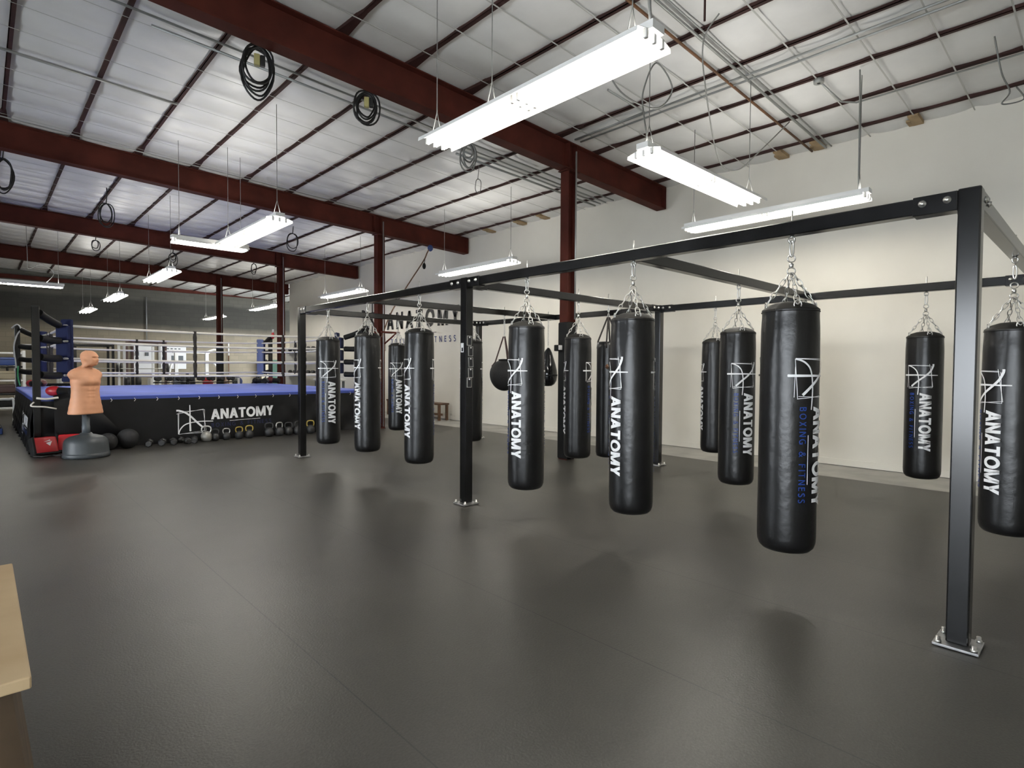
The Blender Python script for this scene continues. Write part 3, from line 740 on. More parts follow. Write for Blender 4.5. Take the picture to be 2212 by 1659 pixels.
# emblem at the ring's other visible side
def apron_map2(x, y):
    z = .2 + y * .4; v = 1 - z / .86
    return Vector((-(RH + .012 + .05 * v) - .03, -1.2 - x * .4, z))
link('printed_lettering', print_mesh('printed_lettering', apron_map2, ['printw', 'printb'], wrap=False), aprons[2])
mb = MB(); mb.tube([(0, 0, .03), (.02, 0, 0), (.0, 0, -.03)], .006, 5); lace_me = mb.mesh('lace', 'rope')
for k in range(17):
    link('lace', lace_me, ring, (-RH + .35 + k * .36, -RH - .02, .855))
RZ = (2.19, 1.915, 1.60, 1.30); PI_ = 2.63
corners = [(-1, -1), (1, -1), (1, 1), (-1, 1)]
PO = RH - .02
for i, (sx, sy) in enumerate(corners):
    po = 3.10 if sy < 0 else 3.03
    px, py = sx * 3.06, sy * po - (.06 if sy < 0 else 0)
    if sy < 0: py = -3.15
    mb = MB(); mb.rbox((px, py, 1.235), (.105, .105, 2.47), .008); mb.rbox((px, py, .012), (.25, .25, .02), .004); mb.obj('corner_post', 'blacksteel', ring)
    ax, ay = sx * PI_, sy * PI_
    for k, z in enumerate(RZ):
        a = Vector((px - sx * .05, py - sy * .05, z + (.17 if k == 0 else .02))); b = Vector((ax + sx * .09, ay + sy * .09, z))
        m_ = (a + b) / 2 + Vector((0, 0, -.012))
        mb = MB(); mb.tube(catmull([a, m_, b], 6), .062, 12); mb.obj('turnbuckle_cover', 'blackfoam', ring)
    R = Matrix.Rotation(atan2(sy, sx), 3, 'Z')
    pad = MB(); pad.rbox(Vector((ax, ay, 1.745)) - R @ Vector((.055, 0, 0)), (.07, .2, 1.13), .025, rot=R, seg=3); p = pad.obj('corner_pad', 'padblue_lit' if i == 2 else 'navy', ring); p['label'] = 'blue corner cushion with its lit tone painted in' if i == 2 else 'blue corner cushion with its shaded tone painted in as navy'  # same cushion blue throughout; light and shade are painted in by corner
    pad = MB()
    for z in (1.45, 1.76, 2.06): pad.rbox(Vector((ax, ay, z)) + R @ Vector((.035, 0, 0)), (.08, .22, .26), .02, rot=R)
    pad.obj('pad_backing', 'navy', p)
for i in range(4):
    (ax, ay), (bx, by) = [(c[0] * PI_, c[1] * PI_) for c in (corners[i], corners[(i + 1) % 4])]
    for k, z in enumerate(RZ):
        pts = []
        for j in range(13):
            u = j / 12; sag = (.035 if i == 0 or k > 0 else .03) * 4 * u * (1 - u) * (1 if k < 3 else .6)
            pts.append((ax + (bx - ax) * u, ay + (by - ay) * u, z - sag))
        mb = MB(); mb.tube(pts, .023, 10); mb.obj('rope', 'rope', ring)
    for u in (.40 if i == 0 else .38, .74 if i == 0 else .50):
        if i == 2: u = 1 - u
        mb = MB(); x, y = ax + (bx - ax) * u, ay + (by - ay) * u
        pts = []
        for j in range(16):
            z = 1.24 + (2.19 - 1.24) * j / 15; pts.append((x, y, z))
        mb.tube(pts, .034, 8, rads=[.034 + .006 * sin(j * 2.1) for j in range(16)]); mb.obj('rope_spacer', 'blackstrap', ring)

# ------------------------------------------------------------------ training dummy
def build_dummy():
    t = thing('training_dummy', 'tan rubber torso training dummy with a bald head on a charcoal round base', 'training dummy', (1.25, 11.42, 0))
    mb = MB()
    pr = [(r_ * 1.1, z_ * 1.17) for r_, z_ in [(.285, .004), (.292, .012), (.292, .055), (.283, .062), (.28, .07), (.272, .20), (.262, .235), (.24, .262), (.2, .285), (.13, .305), (.085, .315), (.07, .335), (0, .336)]]
    mb.lathe([(0, .0045)] + pr, 48); mb.obj('base', 'greyplastic', t)
    mb = MB(); mb.lathe([(.058, .385), (.056, .5), (.052, .505), (.052, .78), (0, .78)], 24); mb.obj('pole', 'greytube', t)
    # one continuous torso + head, front is local -Y
    lv = [(.705, .246, .160, 0), (.72, .250, .165, 0), (.80, .238, .158, 0), (.90, .220, .146, 0), (1.0, .205, .134, 0), (1.08, .200, .128, 0), (1.16, .205, .130, -.004), (1.24, .216, .136, -.006), (1.31, .232, .132, -.004),
          (1.36, .240, .124, 0), (1.40, .232, .116, 0), (1.43, .208, .108, .004), (1.455, .178, .100, .006), (1.48, .142, .092, .006), (1.505, .108, .085, .004), (1.53, .089, .082, -.002), (1.55, .082, .083, -.012),
          (1.57, .083, .092, -.022), (1.59, .086, .102, -.026), (1.61, .090, .108, -.024), (1.64, .094, .112, -.020), (1.67, .095, .114, -.016), (1.70, .093, .112, -.014), (1.722, .085, .102, -.012), (1.742, .071, .085, -.010), (1.757, .050, .06, -.008), (1.766, .028, .034, -.008), (1.770, 0, 0, -.008)]
    def interp(z):
        for a, b in zip(lv, lv[1:]):
            if a[0] <= z <= b[0]:
                k = (z - a[0]) / (b[0] - a[0]); k2 = k * k * (3 - 2 * k); return tuple(a[i] + (b[i] - a[i]) * (k if z > 1.7 else k2) for i in range(4))
        return lv[-1]
    seg = 72; zs = []; z = .705
    while z < 1.7695: zs.append(z); z += .0075 if z > 1.5 else .012
    def G(d, w): return exp(-(d / w) ** 2)
    rings = []
    head_turn = -.55
    for z in zs:
        _, rx, ry, oy = interp(z); ring_ = []; oy -= .050 * min(1, max(0, (z - 1.50) / .065)) ** 1.5
        for i in range(seg):
            a = 2 * pi * i / seg; ca, sa = cos(a), sin(a)
            e = 2.5 if z < 1.44 else 2.1
            x = rx * (abs(ca) ** (2 / e)) * (1 if ca > 0 else -1); y = ry * (abs(sa) ** (2 / e)) * (1 if sa > 0 else -1) + oy
            f = -sa; bmp = 0.   # f>0: front
            if z < 1.46 and f > 0:   # pecs, sternum, ribs, abs
                bmp += .030 * G(z - 1.255, .065) * (G(x - .085, .07) + G(x + .085, .07)) * f
                bmp -= .012 * G(z - 1.175, .018) * (G(x - .08, .07) + G(x + .08, .07)) * f
                bmp -= .008 * G(x, .012) * (1 if .85 < z < 1.33 else 0) * f
                for zz in (1.0, 1.055, 1.11): bmp += .010 * G(z - zz, .018) * (G(x - .04, .026) + G(x + .04, .026)) * f
                bmp -= .006 * G(z - .90, .015) * G(x, .012) * f
            bmp2 = .028 * G(z - 1.365, .06) * abs(ca) ** 5 - (.026 * G(z - 1.285, .025) * abs(ca) ** 6)
            if z > 1.5 and f > 0:
                hz = z
                bmp += .022 * G(x, .017) * G(hz - 1.632, .024) * f + .012 * G(x, .011) * G(hz - 1.655, .02) * f          # nose
                bmp -= .022 * (G(x - .036, .020) + G(x + .036, .020)) * G(hz - 1.662, .014) * f        # eyes
                bmp += .014 * (G(x - .034, .028) + G(x + .034, .028)) * G(hz - 1.682, .010) * f       # brow
                bmp += .006 * G(x, .026) * G(hz - 1.598, .008) * f + .006 * G(x, .024) * G(hz - 1.583, .007) * f - .014 * G(x, .028) * G(hz - 1.591, .005) * f   # lips
                bmp += .018 * G(x, .032) * G(hz - 1.562, .016) * f                                         # chin
                bmp += .005 * (G(x - .045, .02) + G(x + .045, .02)) * G(hz - 1.635, .02) * f
            if z > 1.5: bmp2 += .022 * abs(ca) ** 24 * G(z - 1.645, .030) * (1 if True else 0)                # ears
            if 1.44 < z < 1.56 and f < 0: bmp += .008 * f * -1 * G(z - 1.5, .04)
            y -= bmp if f > 0 else 0
            x += bmp2 * (1 if ca > 0 else -1)
            # turn the head
            k = min(1, max(0, (z - 1.46) / .08)); k = k * k * (3 - 2 * k); th = .25 * k
            xr = x * cos(th) - y * sin(th); yr = x * sin(th) + y * cos(th)
            ring_.append(mb2.bm.verts.new((xr, yr, z)) if False else Vector((xr, yr, z)))
        rings.append(ring_)
    mb = MB(); V = [[mb.bm.verts.new(p) for p in r] for r in rings]
    for a, b in zip(V, V[1:]):
        for i in range(seg): mb._f([a[i], a[(i + 1) % seg], b[(i + 1) % seg], b[i]], True)
    top = mb.bm.verts.new((0, -.008, 1.7705))
    for i in range(seg): mb._f([V[-1][i], V[-1][(i + 1) % seg], top], True)
    mb._f(list(reversed(V[0])))
    
    def zmap(z):
        if z > 1.45:
            z = 1.45 + (z - 1.45) * .62 if z < 1.55 else 1.512 + (z - 1.55) * 1.173
        return .70 + (z - .705) * .962
    for v in mb.bm.verts:
        if v.co.z > 1.5:
            k = 1 + .10 * min(1, (v.co.z - 1.5) / .06); v.co.x *= k; v.co.y = (v.co.y + .03) * k - .03
        v.co.z = zmap(v.co.z)
    mb.obj('torso', 'skin', t)
    t.rotation_euler = (0, 0, .55)
    return t
build_dummy()

# ------------------------------------------------------------------ plywood box (near corner)
t = thing('plyo_box', 'pale plywood box corner with dark inside, cut off by the picture edge', 'wooden box', (-.46, 2.275, 0))
mb = MB(); mb.rbox((0, 0, .735), (1.08, 1.055, .03), .004); mb.obj('lid', 'wood', t)
mb = MB(); a, b2 = .50, .62
mb.hexa([(-.585, -.50, .004), (.585, -.50, .004), (.585, .50, .004), (-.585, .50, .004), (-.504, -.49, .72), (.504, -.49, .72), (.504, .49, .72), (-.504, .49, .72)])
mb.obj('tapered_sides', 'darkwood', t)

# ------------------------------------------------------------------ bench on the white wall
t = thing('wall_bench', 'low brown wooden bench standing against the white wall behind the bags', 'bench', (9.42, 14.2, 0))
mb = MB(); mb.rbox((0, 0, .46), (.34, 2.8, .05), .006); mb.obj('seat', 'brownwood', t)
for sx in (-.13, .13):
    for sy in (-1.34, 0, 1.34):
        mb = MB(); mb.rbox((sx, sy, .22), (.06, .07, .436), .004); mb.obj('leg', 'brownwood', t)
mb = MB(); mb.rbox((0, 0, .16), (.05, 2.6, .06), .004); mb.obj('stretcher', 'brownwood', t)

# ------------------------------------------------------------------ wall lettering
def wall_map(x, y):
    yy = 18.02 - x * 1.45; z = 1.94 + y * 1.5
    return Vector((XW - .012, yy, z))
def wl():
    out = []
    for p, k in logo_polys(): out.append((p, k))
    return out
sign = thing('wall_sign', 'large painted wall sign with black and navy lettering on the white wall', 'sign', (XW - .012, 15.2, 2.8))
def wall_part(name, polys, m):
    mp = lambda x, y: wall_map(x, y) - Vector((XW - .012, 15.2, 2.8))
    link(name, print_mesh(name, mp, [m], wrap=False, polys=[(p, 0) for p in polys]), sign)
wall_part('emblem', [p for p, k in logo_polys() if max(x for x, _ in p) < 1.34 and k == 0], 'printwall')
wall_part('lettering', text_polys('ANATOMY', 1.09, .50, .36, 2.66, .22) + [rc(2.0, .375, 3.0, .385)], 'printwall')
wall_part('tagline_lettering', text_polys('BOXING & FITNESS', 1.27, .185, .115, 2.37, .16), 'printnavy')

# ------------------------------------------------------------------ kettlebells along the apron
def kb_mesh(s=1.):
    mb = MB(); r = .095 * s
    mb.lathe([(0, 0), (r * .6, 0), (r * .9, .03 * s), (r, .09 * s), (r * .92, .135 * s), (r * .6, .178 * s), (r * .3, .19 * s), (0, .192 * s)], 20); return mb.mesh('bell', 'iron'), r
def kettlebell(x, y, label, s=1., body='iron', hm='iron', rz=0.):
    t = thing('kettlebell', label, 'kettlebell', (x, y, .002), rz, 'kettlebells along the ring apron')
    me, r = kb_mesh(s); me.materials[0] = M[body]; link('bell', me, t)
    mb = MB(); mb.tube(catmull([(-.062 * s, 0, .165 * s), (-.078 * s, 0, .215 * s), (-.062 * s, 0, .27 * s), (0, 0, .285 * s), (.062 * s, 0, .27 * s), (.078 * s, 0, .215 * s), (.062 * s, 0, .165 * s)], 5), .014 * s, 8); mb.obj('handle', hm, t)
KB = [(3.241, 1.05, 'ironlite', 'chrome', 'pale grey kettlebell with a silver handle, below the emblem corner'), (3.40, .8, 'iron', 'iron', 'small dark kettlebell next to the pale grey one'),
      (3.605, .8, 'iron', 'chrome', 'small dark kettlebell with silver handle, third in the row from the pale one'), (3.85, .85, 'iron', 'brass', 'dark kettlebell with a yellow handle, first of two neighbours'),
      (4.05, .9, 'iron', 'brass', 'dark kettlebell with a yellow handle, second of two neighbours'), (4.45, 1., 'iron', 'iron', 'large dark kettlebell after the gap in the row'),
      (4.66, 1., 'iron', 'chrome', 'dark kettlebell with silver handle after the gap in the row'), (4.86, .95, 'iron', 'iron', 'dark kettlebell second before the end frame post'),
      (5.05, 1., 'iron', 'iron', 'dark kettlebell standing close to the end frame post'), (5.34, 1., 'iron', 'brass', 'dark kettlebell with yellowish handle seen just past the end frame post'),
      (5.58, 1.05, 'iron', 'iron', 'dark kettlebell beside the first bag, second past the end post'), (5.82, 1.1, 'iron', 'iron', 'last dark kettlebell of the row, behind the first bag')]
for x, s, bm_, hm, lab in KB: kettlebell(x, 12.24 - .02 * random.random(), lab, s, bm_, hm, random.uniform(-.5, .5))
def dumbbell(x, y, z, rz, label, s=1., hm='chrome', group='dumbbells along the ring apron'):
    t = thing('dumbbell', label, 'dumbbell', (x, y, z), rz, group); R = Matrix.Rotation(pi / 2, 3, 'Y')
    mb = MB(); mb.lathe([(.015 * s, -.09 * s), (.017 * s, 0), (.015 * s, .09 * s)], 10, R=R); mb.obj('grip', hm, t)
    for k in (-1, 1):
        mb = MB(); mb.lathe([(.03 * s, k * .075 * s), (.055 * s, k * .085 * s), (.055 * s, k * .15 * s), (.04 * s, k * .16 * s)], 6, R=R); mb.obj('head', 'iron', t)
for k, x in enumerate((2.27, 2.48, 2.66, 2.85, 3.02)):
    dumbbell(x, 12.2, .056, random.uniform(1.2, 1.9), 'dark dumbbell with a silver grip on the floor, %s from the black balls' % ordinal(k + 1), 1.15)
# medicine balls
for x, y, r, lab in ((1.62, 12.05, .15, 'black medicine ball partly behind the dummy base'), (1.93, 12.12, .175, 'larger black medicine ball out in the open beside the dummy base')):
    t = thing('medicine_ball', lab, 'medicine ball', (x, y, r), 0); mb = MB(); mb.ball((0, 0, 0), r, 28, 18); mb.obj('ball', 'rubberball', t)
    mb = MB(); mb.tube([(r * 1.001 * cos(a), 0, r * 1.001 * sin(a)) for a in [2 * pi * i / 32 for i in range(32)]], .004, 5, closed=True); mb.obj('seam', 'blackfoam', t)

# red kick pads by the ring corner post
def kick_pad(loc, rz, tilt, label):
    t = thing('kick_pad', label, 'kick pad', loc, rz); R = Matrix.Rotation(tilt, 3, 'X')
    mb = MB(); mb.rbox(R @ Vector((0, 0, .155)), (.34, .13, .30), .04, rot=R, seg=3); mb.obj('pad', 'red', t)
    mb = MB(); mb.rbox(R @ Vector((0, .0, .02)), (.36, .15, .04), .015, rot=R); mb.rbox(R @ Vector((-.165, 0, .155)), (.04, .142, .31), .015, rot=R); mb.obj('trim_piece', 'blackfoam', t)
    mb = MB(); mb.poly([R @ Vector(p) for p in ((.0, -.0665, .19), (.09, -.0665, .22), (.05, -.0665, .14))]); mb.poly([R @ Vector(p) for p in ((-.03, -.0665, .21), (.06, -.0665, .245), (.07, -.0665, .225))]); mb.obj('emblem', 'paper', t)
    mb = MB(); mb.tube(catmull([R @ Vector(p) for p in ((-.1, .06, .25), (-.11, .12, .16), (-.1, .06, .08))], 6), .015, 6); mb.obj('arm_strap', 'blackstrap', t)
kick_pad((.78, 11.98, .005), .35, -.32, 'red kick pad with white mark leaning at the foot of the ring corner post')
kick_pad((1.10, 12.18, .005), -.2, -.2, 'red kick pad standing behind the dummy base')
mb = MB(); mb.tube(catmull([(.62, 11.85, .02), (.72, 11.72, .02), (.85, 11.75, .025), (.95, 11.68, .02), (1.02, 11.75, .02)], 6), .018, 6)
tag(mb.obj('loose_strap', 'blackstrap'), 'black webbing strap lying on the floor before the red kick pad', 'strap')
def glove(loc, rz, label, m='red', group=None, cuff='blackfoam', s=1.):
    t = thing('boxing_glove', label, 'boxing glove', loc, rz, group)
    mb = MB(); mb.ball((0, .03 * s, .068 * s), .07 * s, 18, 12, sx=.95, sy=1.35, sz=.95); mb.obj('fist', m, t)
    mb = MB(); mb.ball((.062 * s, .01 * s, .06 * s), .03 * s, 12, 8, sx=.8, sy=1.9, sz=.9); mb.obj('thumb', m, t)
    mb = MB(); mb.lathe([(.046 * s, -.17 * s), (.05 * s, -.1 * s), (.055 * s, -.04 * s)], 16, c=(0, 0, .062 * s), R=Matrix.Rotation(-pi / 2, 3, 'X')); mb.obj('cuff', cuff, t)
TOP = .94
glove((.98, 12.72, TOP), .9, 'red boxing glove with dark cuff on the canvas edge beside the corner post', 'red', s=1.35)
glove((6.28, 18.25, TOP), .4, 'dark boxing glove first in the pile at the far corner of the canvas', 'blackfoam', 'gloves at the far ring corner', s=1.4)
glove((6.50, 18.2, TOP), -.5, 'grey boxing glove in the middle of the pile at the far corner', 'greytube', 'gloves at the far ring corner', s=1.4)
glove((6.72, 18.25, TOP), .8, 'maroon boxing glove last in the pile at the far corner', 'darkred', 'gloves at the far ring corner', s=1.5)
glove((.93, 18.25, TOP), .3, 'red and black boxing glove on the canvas under the tied ring post', 'mitt', 'gloves under the tied post', s=1.3)
glove((1.12, 18.3, TOP), -.7, 'dark red boxing glove next to the red one under the tied ring post', 'darkred', 'gloves under the tied post', s=1.3)
mb = MB(); mb.tube(catmull([(.60, 18.62, 2.38), (.70, 18.52, 2.47), (.76, 18.5, 2.36), (.68, 18.5, 2.18), (.63, 18.52, 1.9), (.66, 18.52, 1.55), (.67, 18.5, 1.4)], 8), .016, 6)
tag(mb.obj('hanging_rope', 'strapw'), 'pale rope knotted over the top of the far ring post', 'rope')
mb = MB(); mb.tube(catmull([(.70, 18.46, 1.45), (.69, 18.44, 1.2), (.73, 18.44, .97)], 6), .018, 6)
tag(mb.obj('hanging_strap', 'greenrope'), 'green strap hanging down the far ring post', 'strap')
mb = MB(); mb.tube(catmull([(.66, 12.37, .86), (.62, 12.32, .80), (.80, 12.3, .78), (.95, 12.33, .74)], 6), .012, 6); mb.tube(catmull([(.69, 12.35, .93), (.82, 12.35, .91), (.98, 12.36, .93)], 6), .02, 6)
tag(mb.obj('hanging_towel_strap', 'rope'), 'white strap wound round the corner post at canvas height', 'strap')
t = thing('focus_mitt_hook', 'red and white mitt hanging on the far ring post by the white wall end', 'focus mitt', (6.86, 18.5, 2.44))
mb = MB(); mb.ball((0, 0, .02), .08, 14, 10, sx=.6, sz=1.4); mb.obj('mitt', 'mitt', t)
mb = MB(); mb.tube([(0, -.01, .1), (0.01, 0, .22)], .03, 8); mb.obj('cuff', 'paper', t)

# strap slung from beam to column
t = thing('hanging_band', 'long brown rubber band slung from the roof beam down to the red column', 'resistance band', (8.45, 12.1, 4.5))
mb = MB(); mb.tube(catmull([(0, 0, 0.05), (-.10, 0, -.12), (-.22, 0, -.35), (-.75, .0, -1.1), (-1.15, 0, -1.72), (-1.4, 0, -2.3)], 6), .016, 6); mb.obj('band', 'brownwood', t)
mb = MB(); mb.ball((0, 0, .02), .07, 12, 8, sz=1.2); mb.obj('knot', 'bluecloth', t)
mb = MB(); mb.ball((-.2, -.02, -.46), .045, 12, 8, sz=1.8); mb.tube([(-.16, 0, -.26), (-.2, -.02, -.42)], .008, 6); mb.obj('handle', 'blackfoam', t)
t = thing('mounted_hook_bracket', 'red steel bracket arm fixed to the column beside the ring', 'bracket', (7.09, 12.1, 2.32))
mb = MB(); mb.box((.18, -.03, 0), (.5, .05, .04)); mb.tube([(.36, -.03, 0), (.02, -.03, -.28)], .02, 6); mb.obj('arm', 'red_iron', t)

# ------------------------------------------------------------------ cord coils and wires
def coil(x, y, ztop, rad, n, label, m='cord', box=True, tall=1.25, r=.011):
    t = thing('hanging_cord_coil', label, 'cord coil', (x, y, ztop)); rnd = random.Random(int(x * 77 + y * 13)); mb = MB()
    face = atan2(-y, -x) + pi / 2; R = Matrix.Rotation(face, 3, 'Z')
    for k in range(n):
        rr = rad * (.62 + .5 * rnd.random()); tl = tall * (.85 + .35 * rnd.random()); pts = []; ph = rnd.random() * .5 - .25
        for i in range(26):
            a = 2 * pi * i / 26; w = rr * (1 + .08 * sin(2 * a + ph)); pts.append(R @ Vector((w * sin(a + .25 * ph) * .8 + ph * rad * .55 + .05 * rad * sin(3 * a + k), (k - n / 2) * .022 + .02 * sin(a + ph), -rr * tl + rr * tl * cos(a) - .02)))
        mb.tube(pts, r, 6, closed=True)
    mb.tube([R @ Vector((0, 0, -.02)), R @ Vector((.02, 0, .2)), R @ Vector((.01, 0, .36))], r, 6); mb.obj('coil', m, t)
    if box:
        mb = MB(); mb.rbox(R @ Vector((.0, -.05, -rad * .95)), (.06, .06, .12), .01, rz=face); mb.m(1); mb.rbox(R @ Vector((.055, -.05, -rad * .95)), (.05, .055, .11), .01, rz=face); mb.obj('outlet_box', ['outlet', 'cord'], t)
    return t
coil(2.21, 6.36, 4.90, .19, 6, 'black cord coil with an outlet block, larger of two under the big roof beam')
coil(3.50, 6.36, 4.84, .16, 5, 'black cord coil with a yellow outlet block, second along the big roof beam')
coil(5.13, 6.40, 4.68, .13, 5, 'greyish cord coil peeping out below the large strip light', 'greycord', False)
coil(6.05, 14.9, 4.98, .17, 2, 'thin black cord loop hanging below the second roof beam', 'cord', False)
coil(2.05, 15.0, 4.98, .15, 3, 'dark cord coil hanging from a purlin between the second and third beams', 'cord', False, 1.7)
coil(.33, 12.5, 4.85, .17, 4, 'dark cord coil half cut by the picture edge under the second beam', 'cord', False, 1.8)
coil(4.1, 18.6, 4.72, .14, 3, 'dark cord coil under the third roof beam, showing as a half loop', 'cord', False)
coil(2.3, 18.6, 4.80, .12, 2, 'small dark cord loop tucked under the third beam near its start', 'cord', False)
coil(6.62, 8.0, 4.90, .09, 1, 'single thin wire loop hanging from a purlin near the padded column', 'greycord', False, 1.6, .007)
coil(6.35, 18.7, 4.72, .1, 2, 'small dark cord bundle under the third beam by the far columns', 'cord', False, 1.5)
def cable(pts, label, r=.008, m='greycord'):
    mb = MB(); mb.tube(catmull(pts, 8), r, 6); return tag(mb.obj('hanging_cable', m), label, 'cable')
cable([(4.3, 3.45, 4.5), (4.55, 3.35, 4.15), (5.0, 3.25, 4.1), (5.22, 3.2, 4.35), (5.0, 3.25, 4.55), (4.78, 3.25, 4.2), (4.75, 3.22, 3.95), (4.82, 3.21, 3.68)], 'looped grey cable feeding the strip light turned toward the wall')
cable([(5.6, 2.9, ZT(5.6)), (5.65, 3.1, 4.95), (6.0, 3.25, 4.6), (6.9, 3.55, 4.15), (7.3, 3.5, 4.1), (7.7, 3.4, 4.4), (8.47, 3.3, ZT(8.47) - .02)], 'long grey cable drooping in a deep curve above the wall lights')
cable([(7.7, 2.2, ZT(7.7)), (7.72, 2.2, 4.8), (7.80, 2.22, 4.5), (7.82, 2.22, 3.68)], 'grey power cable dropping to the strip light above the frame bar', .009)
cable([(3.0, 2.15, ZT(3)), (3.1, 2.1, 4.6), (3.22, 2.12, 4.35), (3.12, 2.1, 4.1), (3.16, 2.1, 3.68)], 'kinked grey cable dropping to the end of the large strip light', .012)
cable([(.95, 19.6, ZT(.95)), (.97, 19.6, 4.2), (1.0, 19.6, 4.0), (1.25, 19.6, 4.15), (1.5, 19.6, 3.95), (1.35, 19.6, 3.68)], 'grey cable with a loop above the crosswise strip light by the dark wall')
cable([(7.95, 1.0, ZT(7.9)), (8.1, .95, 4.7), (8.3, .9, 4.55), (8.2, .95, 4.4), (8.5, .8, 4.5), (8.35, .85, 4.6)], 'bunched grey cable end hanging in the upper corner by the wall')

# ------------------------------------------------------------------ gym equipment beyond the ring
def rack(loc, rz, label, w=1.2, d=1.2, h=2.35, m='whitepaint', bar=True):
    t = thing('power_rack', label, 'power rack', loc, rz)
    for x in (-w / 2, w / 2):
        for y in (-d / 2, d / 2): mb = MB(); mb.rbox((x, y, h / 2 + .005), (.085, .085, h), .006); mb.obj('upright', m, t)
        mb = MB(); mb.rbox((x, 0, h - .04), (.07, d - .08, .07), .005); mb.rbox((x, 0, .05), (.07, d - .08, .07), .005); mb.obj('side_rail', m, t)
    for y in (-d / 2, d / 2): mb = MB(); mb.rbox((0, y, h - .04), (w - .08, .07, .07), .005); mb.obj('cross_rail', m, t)
    if bar:
        mb = MB(); R = Matrix.Rotation(pi / 2, 3, 'Y'); mb.lathe([(.014, -1.0), (.014, 1.0)], 10, c=(0, -d / 2 - .1, 1.35), R=R)
        b = mb.obj('barbell', 'chrome', t)
        for s in (-1, 1):
            mb = MB(); mb.lathe([(.03, .82 * s), (.21, .82 * s), (.22, .83 * s), (.22, .87 * s), (.03, .88 * s)], 24, c=(0, -d / 2 - .1, 1.35), R=R); mb.obj('weight_plate', 'iron', b)
    return t
rack((4.75, 27.2, 0), 0, 'white power rack with barbell straight beyond the ring, beside a brown one')
rack((5.25, 28.6, 0), 0, 'brown steel power rack standing behind the white one', m='brownsteel', bar=False, h=2.5)
rack((3.3, 28.0, 0), 0, 'dark power rack seen through the ropes beside the dummy head', m='blacksteel', h=2.3)
rack((1.55, 26.5, 0), 0, 'white power rack behind the corner pad of the ring', h=2.2)
def cable_machine(loc, rz, label):
    t = thing('cable_machine', label, 'cable machine', loc, rz)
    for x in (-.62, .62):
        mb = MB(); mb.rbox((x, 0, 1.08), (.14, .16, 2.15), .01); mb.obj('tower', 'whitepaint', t)
        mb = MB(); mb.rbox((x, -.02, .6), (.26, .24, .8), .01); mb.obj('weight_stack', 'iron', t)
        mb = MB(); s = 1 if x > 0 else -1; mb.tube(catmull([(x, -.1, 1.7), (x + s * .25, -.35, 1.55), (x + s * .4, -.6, 1.1), (x + s * .38, -.65, .7)], 6), .045, 8); mb.obj('swing_arm', 'whitepaint', t)
    mb = MB(); mb.rbox((0, 0, 2.1), (1.5, .12, .12), .01); mb.tube(catmull([(.6, 0, 2.1), (.9, -.1, 2.22), (1.15, -.2, 2.15), (1.2, -.22, 1.98)], 6), .045, 8); mb.obj('crossbeam', 'whitepaint', t)
    mb = MB(); mb.rbox((0, -.3, .5), (.35, .9, .1), .03); mb.rbox((0, -.3, .23), (.08, .5, .45), .01); mb.obj('bench_seat', 'blackfoam', t)
    return t
cable_machine((7.05, 28.8, 0), 0, 'white cable machine with curved swing arms before the block wall')
t = thing('hanging_wall_panel', 'white wall panel with two small grey boxes, beside the larger board on the block wall', 'panel', (5.42, 30.5, 1.8))
mb = MB(); mb.rbox((0, -.02, 0), (.8, .03, 1.3), .005); mb.obj('panel_sheet', 'paper', t)
for x in (-.18, .2): mb = MB(); mb.rbox((x, -.06, .2), (.13, .06, .16), .006); mb.obj('grey_box', 'greytube', t)
t = thing('hanging_notice_board', 'pale wall board with faint print on the block wall beyond the ring', 'board', (6.65, 30.5, 1.85))
mb = MB(); mb.rbox((0, -.02, 0), (1.15, .03, 1.05), .005); mb.obj('board_panel', 'paper', t)
mb = MB()
for k in range(5): mb.box((-.35 + .16 * k, -.037, .42), (.09, .004, .05))
mb.box((.2, -.037, -.05), (.5, .004, .3)); mb.obj('board_print', 'greytube', t)
def bench_press(loc, rz, label, m='blackfoam', fr='whitepaint'):
    t = thing('weight_bench', label, 'weight bench', loc, rz)
    mb = MB(); mb.rbox((0, 0, .45), (.28, 1.2, .08), .03); mb.obj('pad', m, t)
    mb = MB(); mb.rbox((0, 0, .37), (.06, 1.1, .06), .005); mb.rbox((0, -.45, .19), (.06, .06, .37), .005); mb.rbox((0, .45, .19), (.06, .06, .37), .005); mb.rbox((0, .45, .03), (.5, .06, .05), .005); mb.rbox((0, -.45, .03), (.5, .06, .05), .005); mb.obj('bench_frame', fr, t)
bench_press((5.0, 24.6, 0), 1.2, 'black weight bench on the floor before the white power rack')
bench_press((3.2, 26.1, 0), .2, 'blue weight bench before the dark power rack', 'bluevinyl')
def dumbbell_rack(loc, rz, label, w=2.4, tiers=3, m='whitepaint', load=True, tag_='dumbbells on the wall rack', n=7, h=1.5):
    t = thing('dumbbell_rack', label, 'dumbbell rack', loc, rz)
    for x in (-w / 2, w / 2): mb = MB(); mb.rbox((x, 0, h / 2 + .003), (.08, .5, h), .006); mb.obj('upright', m, t)
    for k in range(tiers):
        z = .25 + k * (h - .4) / max(1, tiers - 1)
        mb = MB(); mb.rbox((0, 0, z), (w - .08, .45, .035), .004); mb.obj('shelf', 'blacksteel', t)
    return t
